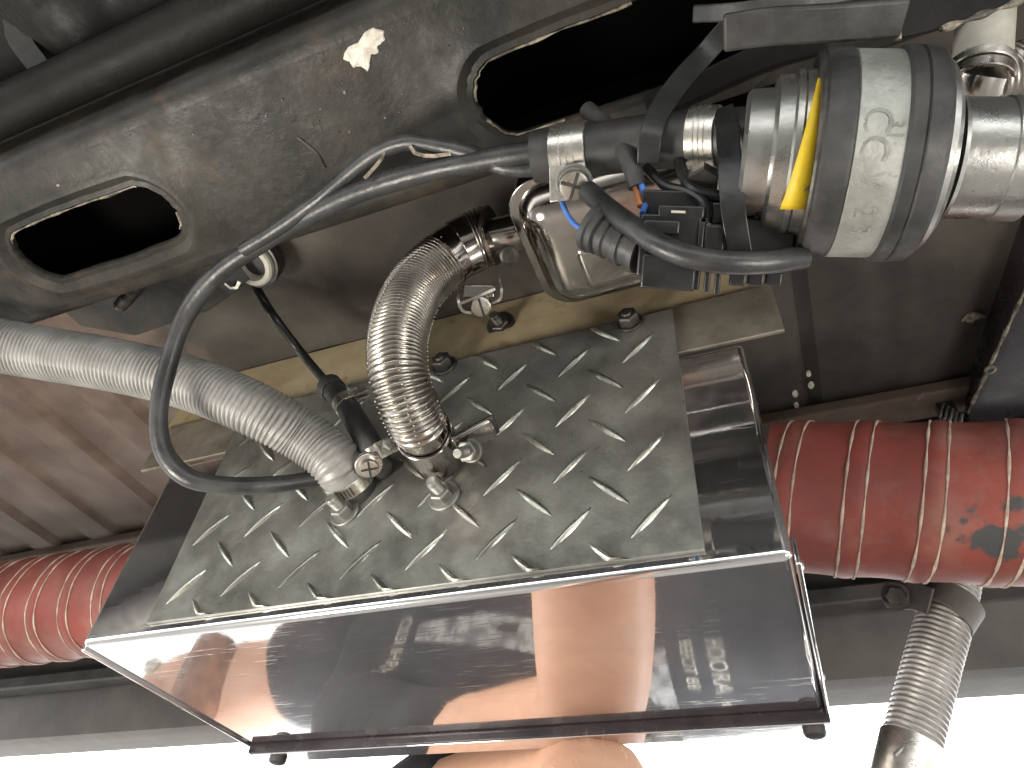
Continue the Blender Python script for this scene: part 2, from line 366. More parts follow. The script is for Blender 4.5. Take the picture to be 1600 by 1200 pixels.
edge_sweep(mb, [(YB, BZ), (YB+.004, BZ+.0006), (YB+.0075, BZ+.003), (YB+.0095, BZ+.008), (YB+.012, FZ+.003)])
bm_ = mb.build('web', 'beam', bt, angle=40)
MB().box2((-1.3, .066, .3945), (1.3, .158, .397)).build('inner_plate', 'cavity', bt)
for e, lo_, hi_ in ((e1, 44, 60), (e1, 2, 10), (e2, 20, 33), (e2, 38, 56), (e2, 58, 70)):   # bare metal along the chipped slot edges
    pts = [e[i % 72]+V((0, 0, -.0008)) for i in range(lo_, hi_)]
    MB().tube(pts, lambda d, th: .0006+.0004*math.sin(d*230+1)*math.sin(d*91), .0012, 6).build('chipped_rim', 'bare_edge', bt)
# paint flakes on the beam
def flake(px, py, z, pts, mat, parent, name='paint_flake', th=.0006):
    for _ in range(2 if len(pts) > 7 else 1):
        new = []
        for k, (a, b) in enumerate(zip(pts, pts[1:]+pts[:1])):
            l = math.hypot(b[0]-a[0], b[1]-a[1])*.13; new += [a, ((a[0]+b[0])/2+random.uniform(-l, l), (a[1]+b[1])/2+random.uniform(-l, l))]
        pts = new
    c = onZ(px, py, z); P = [onZ(px+dx, py+dy, z) for dx, dy in pts]; n = len(P)
    top = [p.lerp(c, .04)+V((0, 0, -th-.0005*random.random())) for p in P]; mid = c+V((0, 0, -th*1.8))
    mb = MB().add(P+top+[mid], [(i, (i+1) % n, n+(i+1) % n, n+i) for i in range(n)]+[(n+i, n+(i+1) % n, 2*n) for i in range(n)])
    return mb.build(name, mat, parent, angle=20, bevel=0)
flake(568, 76, BZ, [(-32, 16), (-27, 2), (-8, -10), (2, -26), (16, -33), (32, -27), (34, -14), (22, -5), (24, 6), (12, 8), (10, 20), (6, 36), (-4, 28), (-14, 30), (-22, 20)], 'paint_white', bt)
for i in range(60):
    px = random.uniform(20, 760); py = 330-px*.36+random.uniform(-95, 80)
    q = onZ(px, py, BZ)
    if not (YA < q.y < YB) or -.40 < q.x < -.27 and .092 < q.y < .143: continue
    s = random.choice((.8, 1, 1, 1.3, 1.6, 2.6))
    flake(px, py, BZ, [(s*math.cos(a)*random.uniform(.6, 1.3), s*math.sin(a)*random.uniform(.6, 1.3)) for a in [k*1.05 for k in range(6)]], 'bare_edge', bt, 'paint_chip', .0004)
MB().tube([onZ(465, 215, BZ-.0003), onZ(495, 240, BZ-.0003), onZ(508, 262, BZ-.0003)], .0007, .002, 6).build('scratch_burr', 'dark_steel', bt)
# gusset plate and stud behind the beam, left
g = thing('gusset_plate', onZ(250, 450, .395), 'grey gusset plate behind the left slot of the cross member', 'bracket')
pts = [(80, 462), (205, 425), (330, 405), (395, 418), (385, 440), (330, 480), (215, 520), (130, 505)]
P = [onZ(x, y, .3975) for x, y in pts]; n = len(P); Q = [p+V((0, 0, -.004)) for p in P]
MB().add(P+Q, [tuple(range(n)), tuple(range(2*n-1, n-1, -1))]+[(i, (i+1) % n, n+(i+1) % n, n+i) for i in range(n)]).build('plate', 'beam', g, bevel=.001)
MB().tube([onZ(235, 420, .375), onZ(212, 450, .385), onZ(188, 478, .392)], lambda d, t: .0045+.0006*math.sin(d*2500), .0006, 12).build('stud', 'dark_steel', g)
# ================================================================== heater box
X0, X1, Y0, Y1, Z0, Z1 = -.400, .004, .2812, .452, .165, .2995
hb = thing('heater_box', (-.2, .365, Z0), 'polished stainless steel heater box with tread plate front, hanging under the floor', 'heater box')
MB().box2((X0, Y0, Z0), (X1, Y1, Z1)).build('casing', 'polished', hb, bevel=.0035, angle=40)
# folded lid hems along the ends and the far lip
MB().box2((X1+.0004, Y0+.004, Z0-.0018), (X1+.0026, Y1+.001, Z0+.012)).build('lid_hem', 'polished', hb, bevel=.0008)
MB().box2((X0-.0026, Y0+.004, Z0-.0018), (X0-.0004, Y1+.001, Z0+.012)).build('lid_hem', 'polished', hb, bevel=.0008)
MB().box2((X0-.002, Y1+.0004, Z0-.0060), (X1+.002, Y1+.0022, Z0+.02)).build('lid_lip', 'glossblack', hb, bevel=.0006)  # steel lip coloured black in place of its dark underbody reflection
MB().box2((X0-.002, Y1+.0026, Z0-.0066), (X1+.002, Y1+.0200, Z0-.0052)).build('lid_flange', 'polished', hb, bevel=.0005)
for x in (X0+.018, X1-.008):
    MB().lathe((x, Y1+.012, Z0-.0064), (0, 0, -1), [(0, .0062), (.002, .0065), (.0035, .0058), (.0045, .004), (.0048, 0)], 24).build('rubber_foot', 'rubber', hb)
for px, py in ((1257, 915), (1281, 1050)):
    q = onY(px, py, .30 if py < 1000 else .42)
    MB().lathe((X1+.0022, q.y, Z0+.006), (1, 0, 0), [(0, .0025), (.0008, .0024), (.0015, .0015), (.0017, 0)], 16).build('rivet', 'bright_zinc', hb)
# tread plate
PX0, PX1, PZ0, PZ1, PY = -.3512, -.0315, .1722, .3402, .279
tp = MB().box2((PX0, PY, PZ0), (PX1, PY+.0021, PZ1)).build('tread_plate', 'tread', hb, bevel=.0005, label='dull aluminium tread plate')
def lug_mesh(name, ang):
    n = 14; L, W, H = .0158, .0022, .0018; vs = []; rot = Matrix.Rotation(ang, 3, 'Y')
    for sc, hh in ((1.0, 0.0), (.62, .72), (.22, 1.0)):
        for i in range(n):
            th = 2*math.pi*i/n; c, s_ = math.cos(th), math.sin(th)
            x = L*c*(abs(c)**.35)*(.35+.65*sc if hh else 1); z = W*s_*abs(s_)**.25*sc
            vs.append(rot @ V((x, -H*hh*(1-.75*(abs(x)/L)**1.6), z)))
    vs.append(rot @ V((0, -H*1.06, 0)))
    fs = [(k*n+i, k*n+(i+1) % n, (k+1)*n+(i+1) % n, (k+1)*n+i) for k in range(2) for i in range(n)]+[(2*n+i, 2*n+(i+1) % n, 3*n) for i in range(n)]
    mb = MB().add(vs, fs); me = mb.mesh(name, 50); me.materials.append(MAT['lug']); return me
def vary_by_piece(m, amount):
    nt = m.node_tree; N = nt.nodes; L = nt.links; p = N['Principled BSDF']; base = p.inputs['Base Color'].links[0].from_socket
    oi = N.new('ShaderNodeObjectInfo'); h = N.new('ShaderNodeHueSaturation'); mr = N.new('ShaderNodeMapRange')
    mr.inputs['To Min'].default_value = 1-amount; mr.inputs['To Max'].default_value = 1+amount*.5
    L.new(oi.outputs['Random'], mr.inputs[0]); L.new(mr.outputs[0], h.inputs['Value']); L.new(base, h.inputs['Color']); L.new(h.outputs[0], p.inputs['Base Color'])
vary_by_piece(MAT['lug'], .5)
LM = [lug_mesh('tread_lug_rising', -math.pi/4), lug_mesh('tread_lug_falling', math.pi/4)]
bolt_spots = [onY(540, 800, PY), onY(695, 775, PY)]
for k in range(2):
    for i in range(-8, 4):
        for j in range(-2, 5):
            x = -.0935+.0397*i+.0193*k; z = .1937+.0394*j+.0194*k
            if not (PX0+.003 < x < PX1-.003 and PZ0-.004 < z < PZ1-.004): continue
            if z < PZ0+.010 or x > PX1-.011 or x < PX0+.011 or z > PZ1-.011:      # cut by the plate edge: a shortened lug
                me = LM[k].copy(); cut = []
                for v in me.vertices:
                    v.co.z = max(v.co.z, PZ0+.0006-z); v.co.z = min(v.co.z, PZ1-.0006-z); v.co.x = min(v.co.x, PX1-.0006-x); v.co.x = max(v.co.x, PX0+.0006-x)
            else: me = LM[k]
            if any((b-V((x, PY, z))).length < .008 for b in bolt_spots): continue
            o = bpy.data.objects.new('tread_lug', me); col.objects.link(o); o.location = (x, PY+.0001, z); o.parent = tp
# bolts through the plate
def bolt(parent, c, washer=.0098, nut=.0066, stud=.0036, length=.016, mat='zinc', axis=OUT, nh=.0055):
    c = V(c); ax = V(axis).normalized()
    b = MB().cyl(c, c+ax*length, stud, 20); L_ = length
    st = MB().lathe(c, ax, [(0, stud)]+[(nh+.0015+(i*.5)*.0011, stud-(.0004 if i % 2 else 0)) for i in range(int((length-nh-.003)/.00055))]+[(length-.0008, stud*.92), (length, stud*.75), (length, 0)], 20).build('bolt', mat, parent)
    MB().lathe(c, ax, [(0, washer), (.001, washer), (.0017, washer*.93), (.0017, 0)], 32).build('washer', mat, st)
    MB().hexn(c+ax*.0016, c+ax*(.0016+nh), nut).build('nut', mat, st, angle=30)
    return st
for b in bolt_spots: bolt(hb, b, mat='zinc', axis=(-.06, -1, -.05))
bolt(hb, onY(984, 505, PY), washer=.0085, nut=.0068, length=.0095, mat='dark_steel', nh=.0065)
bolt(hb, onY(695, 572, PY), washer=.0088, nut=.0068, length=.0095, mat='dark_steel', nh=.0065)
# steel angle and board above the box
MB().box2((-.4345, .2822, .3035), (.0265, .2848, .3450)).build('mounting_angle', 'angle', bevel=.0006, label='flat steel mounting strip behind the top of the tread plate', cat='metal strip')
bd = thing('mounting_board', (-.2, .295, .345), 'stained beige wooden mounting board between floor and heater box', 'board')
MB().box2((-.436, .2858, .3455), (.0245, .304, .4005)).build('plank', 'wood', bd, bevel=.0012)
bolt(bd, onY(783, 508, .2857), washer=.0105, nut=.0070, length=.015, mat='dark_steel', axis=(.02, -1, -.35), nh=.004)
# ================================================================== hoses
def corrugated(pts, r, amp, pitch, seg=40, sharp=1.0, per=6, r2=None):
    P, L = resample(pts, pitch/per); r2 = r2 or r
    k = 2*math.pi/pitch
    return MB().tube(P, lambda d, th: r+(r2-r)*d/L+amp*(1+.04*math.sin(d*61+2*th))*(abs(math.sin((k*d+th)/2))**sharp*2-1)+.0002*math.sin(d*43+th), seg=seg, raw=True), P
# exhaust hose
EX = [onY(790, 367, .208), onY(755, 372, .207), onY(705, 398, .205), onY(650, 450, .203), onY(622, 520, .203), onY(624, 590, .211), onY(643, 642, .226), onY(664, 680, .245), onY(690, 718, .2765)]
exh = thing('exhaust_hose', EX[-1], 'curved bright steel corrugated exhaust hose rising from the tread plate to the silencer', 'hose')
Pall, Lx = resample(EX, .001)
i0 = int(len(Pall)*.20); i1 = int(len(Pall)*.80)
mb, PP = corrugated(Pall[i0:i1:12]+[Pall[i1]], .0166, .00085, .0024, 48, .85, r2=.0144)
mb.build('corrugation', 'hose_steel', exh, angle=60)
# crimp beads running in rows round the ribs
beads = MB(); F = frames(PP)
for i in range(0, len(PP), 6):
    u, w, t = F[i]
    for k in range(5):
        th = 2*math.pi*k/5+i*.0048+random.uniform(-.03, .03)
        if random.random() < .18: continue
        c = PP[i]+(u*math.cos(th)+w*math.sin(th))*(.0176-.0022*i/len(PP)); s = random.uniform(.0006, .00085)
        vs = [c+q*s for q in [V((1, 0, 0)), V((-1, 0, 0)), V((0, 1, 0)), V((0, -1, 0)), V((0, 0, 1)), V((0, 0, -1))]]
        beads.add(vs, [(0, 2, 4), (2, 1, 4), (1, 3, 4), (3, 0, 4), (2, 0, 5), (1, 2, 5), (3, 1, 5), (0, 3, 5)])
beads.build('crimp_beads', 'bright_zinc', exh, angle=180, kind='stuff')
MB().tube(Pall[int(len(Pall)*.06):i0+4:4], .0172, seg=40, raw=True).build('cuff', 'muffler', exh)
mb, _ = corrugated(Pall[int(len(Pall)*.045):int(len(Pall)*.105):3], .0175, .0008, .0024, 40); mb.build('cuff_ribs', 'hose_steel', exh, angle=60)
MB().tube(Pall[i1-6:int(len(Pall)*.985):3], .0140, seg=36, raw=True).build('lower_cuff', 'muffler', exh)
# clamp with slotted screw under the cuff
k = int(len(Pall)*.125); ta = (Pall[k+4]-Pall[k-4]).normalized(); cc = Pall[k]
cl = thing('hose_clamp', cc, 'steel band clamp with big slotted screw on the upper exhaust cuff', 'hose clamp')
MB().ring(cc, ta, .0173, .0180, .010).build('band', 'muffler', cl)
sc = C(752, 478, (cc.length*.99)*V((0, 0, 1)).dot(V((0, 0, 1)))*.80)
dcl = -(ROT.transposed() @ cc).z
sc = C(752, 480, dcl-.008); nr = toward(sc)
ear = C(745, 462, dcl-.003)
nf = facing_ = toward(ear)
MB().ribbon([C(720, 474, dcl-.005), C(745, 464, dcl-.006), C(772, 452, dcl-.005)], .0016, .011, nf, .002).build('ear', 'bright_zinc', cl)
MB().ribbon([C(718, 462, dcl+.002), C(718, 474, dcl-.004), C(724, 486, dcl-.005), C(738, 489, dcl-.005)], .0016, .010, nf, .001).build('ear', 'bright_zinc', cl)
MB().ribbon([C(780, 438, dcl+.002), C(783, 455, dcl-.004), C(780, 468, dcl-.005), C(768, 474, dcl-.005)], .0016, .010, nf, .001).build('ear', 'bright_zinc', cl)
MB().box(C(748, 455, dcl-.001), (.0095, .004, .0035), Matrix((AX_T, AY_T, toward(ear))).transposed()).build('screw_housing', 'muffler', cl, bevel=.001)
def screw(parent, c, nrm, r, h=.004, slot='single', mat='bright_zinc', ang=0.3):
    c = V(c); n = V(nrm).normalized()
    hd = MB().lathe(c-n*h, n, [(0, r*.9), (h*.15, r), (h*.75, r), (h*.95, r*.9), (h, r*.72), (h, 0)], 28).build('screw', mat, parent)
    u = n.orthogonal().normalized(); rot = Matrix.Rotation(ang, 3, n); u = rot @ u; w = n.cross(u)
    for a, b in ((u, w),) if slot == 'single' else ((u, w), (w, u)):
        R3 = Matrix((a, b, n)).transposed(); MB().box(c+n*.00012, (r*.86, r*.10, .0003), R3).build('slot', 'dark_steel', hd)
    return hd
def facing(p, tx=0, ty=0): return (toward(p)+AX_T*tx+AY_T*ty).normalized()
screw(cl, sc, facing(sc, .25, -.45), .0066, .005, ang=2.2)
# lower exhaust clamp on the plate
k = int(len(Pall)*.87); ta = (Pall[min(k+5, len(Pall)-1)]-Pall[k-5]).normalized(); cc = Pall[k]; dcl = -(ROT.transposed() @ cc).z
cl = thing('pipe_clamp', cc, 'wide dark steel clamp with bolt at the foot of the exhaust hose', 'pipe clamp')
MB().ring(cc, ta, .0142, .0156, .0180).build('band', 'muffler', cl)
MB().ring(cc+ta*.0095, ta, .0135, .0146, .0018).build('gasket_ring', 'hose_steel', cl)
R3 = Matrix((AX_T, ta.cross(AX_T).normalized(), ta)).transposed()
e = C(741, 682, dcl-.010)
yy = (toward(e)-ta*toward(e).dot(ta)).normalized(); R3 = Matrix((yy.cross(ta), yy, ta)).transposed()
MB().box(e, (.0115, .0018, .0090), R3).build('ear', 'muffler', cl, bevel=.0014)
MB().box(C(748, 676, dcl+.002), (.0110, .0016, .0092), R3).build('ear', 'dark_steel', cl, bevel=.0014)
bolt(cl, C(736, 704, dcl-.013), washer=.0066, nut=.0060, stud=.0031, length=.0155, mat='zinc', axis=(-.10, -.75, -.70), nh=.0050)
# silencer
mf = thing('silencer', (-.05, .21, .36), 'rounded dark polished steel silencer partly behind the wiring plug', 'silencer')
def rounded(mb, x0, x1, cy, cz, hy, hz, r, er, n=8):
    # a drum with rounded rectangle section along x, softened ends
    sec = []
    for (sy, sz, a0) in ((1, 1, 0), (-1, 1, 90), (-1, -1, 180), (1, -1, 270)):
        for i in range(n+1):
            a = math.radians(a0+90*i/n); sec.append((sy*(hy-r)+r*math.cos(a), sz*(hz-r)+r*math.sin(a)))
    m = len(sec); st = []
    for i in range(7): a = i/6*math.pi/2; st.append((x0+er*(1-math.sin(a)), er*(1-math.cos(a))))
    st = [(x0+er*(1-math.sin(i/6*math.pi/2)), er*(1-math.cos(i/6*math.pi/2))) for i in range(6, -1, -1)]
    st = [(x0, er)]+[(x0+er*(1-math.cos(i/6*math.pi/2)), er*(1-math.sin(i/6*math.pi/2))) for i in range(1, 7)]
    st += [(x1-(x-x0), o) for x, o in reversed(st)]
    vs = []
    for x, o in st:
        for (y, z) in sec: vs.append((x, cy+y*(hy-o)/hy, cz+z*(hz-o)/hz))
    fs = [(i*m+k, i*m+(k+1) % m, (i+1)*m+(k+1) % m, (i+1)*m+k) for i in range(len(st)-1) for k in range(m)]
    fs += [tuple(reversed(range(m))), tuple(range((len(st)-1)*m, len(st)*m))]
    return mb.add(vs, fs)
rounded(MB(), -.098, .060, .212, .368, .038, .031, .014, .009).build('body', 'muffler', mf, angle=60)
pl_ = []; xa, xb, ya, yb_, rr = -.1010, .0625, .1690, .2548, .019
for cx_, cy_, a0 in ((xb-rr, yb_-rr, 0), (xa+rr, yb_-rr, 90), (xa+rr, ya+rr, 180), (xb-rr, ya+rr, 270)):
    pl_ += [(cx_+rr*math.cos(math.radians(a0+9*i)), cy_+rr*math.sin(math.radians(a0+9*i))) for i in range(11)]
n = len(pl_)
MB().add([(x, y, z) for z in (.3370, .3398) for x, y in pl_], [tuple(range(n)), tuple(range(2*n-1, n-1, -1))]+[(i, (i+1) % n, n+(i+1) % n, n+i) for i in range(n)]).build('seam_flange', 'muffler', mf, angle=40, bevel=.0007)
rounded(MB(), -.0965, .058, .212, .3400, .0395, .0190, .0188, .0180).build('lower_shell', 'muffler', mf, angle=60)
rounded(MB(), -.072, .040, .222, .3246, .0150, .0050, .0048, .0046).build('pressed_panel', 'muffler', mf, angle=60)
MB().tube([onY(770, 370, .2075), onY(800, 364, .2085), V((-.085, .212, .366))], .0112, .003, 32).build('spigot', 'muffler', mf)
MB().lathe(onY(796, 400, .200), facing(onY(796, 400, .2), .1, -.2), [(-.004, .0055), (0, .0052), (.0006, .004), (.0002, .0025), (.0002, 0)], 24).build('weld_stud', 'dark_steel', mf)
# air intake hose
AI = [onY(-160, 525, .125), onY(-60, 532, .140), onY(60, 550, .163), onY(180, 571, .182), onY(300, 600, .201), onY(400, 640, .220), onY(478, 684, .245), onY(524, 722, .259), onY(553, 760, .2775)]
AI = [AI[0]+(AI[0]-AI[1])*6, AI[0]+(AI[0]-AI[1])*2]+AI
air = thing('air_intake_hose', AI[-1], 'thick pale grey ribbed air hose coming in from the left', 'hose')
Pa, La = resample(AI, .001); Pv, Lv = resample(AI[2:], .001); ka = len(Pa)-int(len(Pv)*.045)
mb, PP = corrugated(Pa[0:ka:14]+[Pa[ka]], .0186, .0008, .0029, 48, .8, r2=.0148)
mb.build('corrugation', 'alu_hose', air, angle=60)
MB().tube(Pa[ka-3:len(Pa)-int(len(Pv)*.025):2], .0150, seg=36, raw=True).build('cuff', 'alu_hose', air)
k = len(Pa)-int(len(Pv)*.022); ta = (Pa[-2]-Pa[k-5]).normalized(); cc = Pa[k]; dcl = -(ROT.transposed() @ cc).z
cl = thing('worm_drive_clamp', cc, 'slotted worm drive clamp at the plate end of the grey air hose', 'hose clamp')
MB().ring(cc, ta, .0150, .0158, .0085).build('band', 'bright_zinc', cl)
uu = toward(cc); uu = (uu-ta*uu.dot(ta)).normalized(); ww = ta.cross(uu)
for i in range(4):
    th = .55-.13*i; dd = uu*math.cos(th)+ww*math.sin(th) if (ww.dot(AX_T) < 0) else uu*math.cos(th)-ww*math.sin(th)
    rot = Matrix((ta, dd.cross(ta), dd)).transposed(); MB().box(cc+dd*.0159, (.0028, .0006, .0003), rot).build('slot', 'dark_steel', cl)
hs = C(576, 727, dcl-.017)
MB().box(C(580, 716, dcl-.013), (.0055, .0045, .0045), R3).build('screw_housing', 'muffler', cl, bevel=.001)
MB().ring(hs, facing(hs, .1, -.5), .004, .0078, .002).build('collar', 'bright_zinc', cl)
screw(cl, hs+facing(hs, .1, -.5)*.005, facing(hs, .1, -.5), .0055, .006, slot='cross', ang=.4)
MB().tube([cc+ta*.001, cc+ta*.014], .0145, .004, 32).build('inlet_stub', 'rubber', hb)
# fuel pipe, rubber joint and little clamps
FP = [onZ(398, 445, .392), onZ(425, 490, .36), onY(470, 550, .248), onY(522, 612, .258)]
MB().tube(FP, .0031, .003, 16).build('fuel_pipe', 'black_plastic', label='thin glossy black fuel pipe running down from the white grommet', cat='pipe')
FJ = [onY(515, 603, .257), onY(545, 640, .258), onY(575, 690, .259), onY(592, 722, .268), onY(597, 735, .280)]
fj = thing('rubber_joint', FJ[0], 'black rubber joint hose between thin fuel pipe and tread plate', 'hose')
MB().tube(FJ, .0073, .003, 28).build('hose_body', 'rubber', fj)
a = (FJ[1]-FJ[0]).normalized(); MB().cyl(FJ[0]-a*.001, FJ[0]+a*.008, .0085).build('end_collar', 'rubber', fj)
def mini_clamp(c, axis, lab):
    t = thing('fuel_hose_clamp', c, lab, 'hose clamp', 'small fuel hose clamps'); a = V(axis).normalized()
    MB().ring(c, a, .0072, .0080, .0085).build('band', 'bright_zinc', t)
    f = facing(c, .25, .0); f = (f-a*f.dot(a)).normalized(); s_ = a.cross(f)
    if s_.dot(AX_T) < 0: s_ = -s_
    q = c+f*.0070+s_*.0065; rot = Matrix((s_, a, f)).transposed()
    MB().box(q, (.0080, .0046, .0009), rot).build('ear', 'bright_zinc', t, bevel=.0003)
    MB().box(q-f*.004, (.0080, .0046, .0009), rot).build('ear', 'bright_zinc', t, bevel=.0003)
    h = MB().hexn(q+f*.0009, q+f*.0042, .0040).build('screw_head', 'zinc', t, angle=30)
    MB().lathe(q+f*.0042, f, [(0, .0033), (.0009, .0028), (.0012, 0)], 20).build('screw_dome', 'zinc', h)
mini_clamp(onY(541, 633, .2575), FJ[1]-FJ[0], 'small bright clamp at the fuel pipe end of the rubber joint')
mini_clamp(onY(590, 708, .262), FJ[3]-FJ[2], 'small clamp nearest the plate on the rubber joint')
# grommet where the fuel pipe leaves the floor
gc = onZ(398, 412, .385); gr = thing('grommet', gc, 'pale worn ring grommet at the top of the fuel pipe', 'grommet')
ax = (UP*-1+V((-.05, -.3, 0))).normalized()
MB().lathe(gc, ax, [(-.006, .0085), (-.006, .0150), (.004, .0150), (.0055, .0138), (.0055, .0108), (.003, .0098), (-.006, .0085)], 40).build('ring', 'white_plastic', gr)
MB().lathe(gc, ax, [(-.012, .016), (-.0025, .0175), (.0005, .0175), (.001, .015)], 40).build('socket', 'dark_steel', gr)
MB().cyl(gc-ax*.012, gc-ax*.0015, .0099).build('bore', 'ink', gr)
tip = C(352, 438, .478)
MB().ribbon([C(382, 425, .48), C(360, 440, .476), C(350, 452, .476)], .012, .002, toward(tip)).build('clip', 'rubber', gr)
MB().ribbon([C(352, 443, .473), C(366, 452, .473), C(374, 440, .473)], .0022, .001, UP).build('spring', 'bright_zinc', gr)
# ================================================================== cables
CB = [C(1010, 205, .285), C(930, 222, .292), C(850, 236, .295), C(760, 250, .305), C(660, 270, .32), C(560, 300, .338), C(480, 338, .355), C(405, 382, .372), C(340, 428, .385), C(292, 490, .392), C(263, 570, .39),
      C(248, 645, .385), C(256, 705, .385), C(292, 745, .385), C(350, 758, .39), C(430, 757, .40), C(520, 741, .405)]
CB[-1] = onY(530, 741, .268)
MB().tube(CB, lambda d, th: .0050*(1+.07*math.sin(d*90)*math.sin(d*37+1)), .003, 22).build('wiring_cable', 'cable', label='long grey-black cable looping down left in front of the air hose', cat='cable')
CB2 = [C(1000, 232, .288), C(930, 250, .292), C(850, 262, .298), C(790, 262, .303), C(735, 240, .308), C(690, 229, .312), C(638, 222, .318), C(592, 238, .326), C(545, 272, .336), C(490, 318, .348), C(430, 360, .360), C(380, 390, .370)]
bc = MB().tube(CB2, lambda d, th: .0037*(1+.05*math.sin(d*110)), .003, 20).build('branch_cable', 'cable', label='thinner black cable arching above the long cable on the beam', cat='cable')
for pts in ([(601, 233, .321), (597, 246, .3225), (585, 262, .3235), (570, 278, .326)], [(641, 229, .314), (648, 239, .3125), (672, 244, .3115), (705, 240, .308)]):
    MB().ribbon([C(*q) for q in pts], .0016, .0012, toward(C(*pts[0]))).build('torn_sleeve_edge', 'bare_edge', bc)
# ================================================================== fuel pump
PA, PB = C(1180, 243, .254), C(1600, 250, .232); pax = (PB-PA).normalized(); PL = (PB-PA).length
def pt(px, rpx=120):   # distance along the pump axis where the near face of a stage of that radius crosses that column
    lo, hi = -.05, .3
    for _ in range(40):
        h = (lo+hi)/2; q = PA+pax*h; d = toward(q); d = (d-pax*d.dot(pax)).normalized()
        q = q+d*pr(h, rpx); k = ROT.transposed() @ q
        if 800+FOC*k.x/-k.z < px: lo = h
        else: hi = h
    return lo
def pr(h, dpx): q = ROT.transposed() @ (PA+pax*h); return dpx*(-q.z)/FOC
pump = thing('fuel_pump', PA+pax*.05, 'silver cylindrical pump held by two dark rubber bands, upper right', 'pump')
def stage(name, mat, prof, parent=pump, seg=64):
    pp = []
    mx = max(q[1] for q in prof)
    for px, rr in prof: h = pt(px, mx); pp.append((h, pr(h, rr)))
    return MB().lathe(PA, pax, pp, seg, a0=(0, 0, 1)).build(name, mat, parent, angle=30)
stage('inlet_cap', 'pump_alu', [(1160, 0), (1160, 88), (1166, 96), (1205, 99), (1209, 104), (1209, 60)])
stage('body', 'pump_alu', [(1206, 60), (1206, 108), (1212, 117), (1236, 119), (1240, 125), (1250, 126), (1254, 124), (1300, 128), (1300, 60)])
stage('edge_ring', 'dark_steel', [(1274, 100), (1274, 148), (1278, 150), (1282, 150), (1283, 100)])
stage('rubber_band', 'rubber', [(1283, 100), (1283, 150), (1287, 154), (1326, 157), (1332, 155), (1333, 100)])
stage('clamp_band', 'pump_zinc', [(1331, 100), (1331, 151), (1335, 154), (1412, 154), (1416, 152), (1416, 100)])
stage('rubber_band', 'rubber', [(1414, 100), (1414, 155), (1419, 160), (1440, 161), (1443, 158), (1447, 161), (1478, 158), (1486, 152), (1487, 100)])
stage('end_cap', 'pump_alu', [(1480, 90), (1482, 146), (1494, 142), (1506, 126), (1509, 110), (1509, 88)])
stage('outlet_body', 'pump_alu', [(1500, 50), (1506, 96), (1514, 92), (1590, 91), (1592, 94), (1640, 94), (1646, 60)])
# yellow paper label wrapped round the body
th_front = toward(PA+pax*pt(1255)); u0 = (V((0, 0, 1))-pax*pax.z).normalized(); w0 = pax.cross(u0)
thf = math.atan2(th_front.dot(w0), th_front.dot(u0)); sgn = 1 if (w0*math.cos(thf)-u0*math.sin(thf)).dot(AY_T) < 0 else -1
mb = MB(); n = 28; vs = []
h1 = pt(1274, 128)
for i in range(n+1):
    t = i/n; th = thf+sgn*(-.95+1.55*t); wd = (.0012+.0068*t**1.1)
    for e in (0, 1):
        h = h1-.0002-e*wd; vs.append(PA+pax*h+(u0*math.cos(th)+w0*math.sin(th))*(pr(h, 128)+.0006))
mb.add(vs, [(2*i, 2*i+1, 2*i+3, 2*i+2) for i in range(n)]); lb = mb.build('paper_label', 'yellow', pump, label='bright yellow paper label')
s_ = lb.modifiers.new('thickness', 'SOLIDIFY'); s_.thickness = .0003; s_.offset = 1
def wrap_text(txt, size, px_mid, th0, rad_px, mat, name, spin, parent=pump, lift=.00012):
    cu = bpy.data.curves.new(name, 'FONT'); cu.body = txt; cu.size = size; cu.align_x = 'CENTER'; cu.align_y = 'CENTER'; cu.extrude = .0; cu.resolution_u = 3
    to = bpy.data.objects.new('t', cu); col.objects.link(to)
    me = bpy.data.meshes.new_from_object(to.evaluated_get(bpy.context.evaluated_depsgraph_get())); bpy.data.objects.remove(to)
    bm = bmesh.new(); bm.from_mesh(me); bmesh.ops.subdivide_edges(bm, edges=bm.edges, cuts=1); bm.to_mesh(me); bm.free()
    h0 = pt(px_mid, rad_px); R_ = pr(h0, rad_px)+lift
    for v in me.vertices:
        x, y = v.co.x, v.co.y
        al, ar = (x, y) if spin == 0 else (y, -x) if spin == 1 else (-y, x)
        th = thf+th0-sgn*ar/R_*1.0
        v.co = PA+pax*(h0+al)+(u0*math.cos(th)+w0*math.sin(th))*R_
    o = bpy.data.objects.new(name, me); col.objects.link(o); me.materials.append(MAT[mat]); par(o, parent); return o
wrap_text('CC', .0120, 1362, sgn*-.20, 154, 'engrave', 'stamped_mark', 1)
wrap_text('31:', .0070, 1392, sgn*-.22, 154, 'engrave', 'stamped_mark', 1)
wrap_text('V  2 3', .0095, 1368, sgn*.45, 154, 'engrave', 'stamped_mark', 1)
wrap_text('4', .0048, 1270, sgn*.34, 130, 'ink', 'printed_mark', 0, lift=.0012)
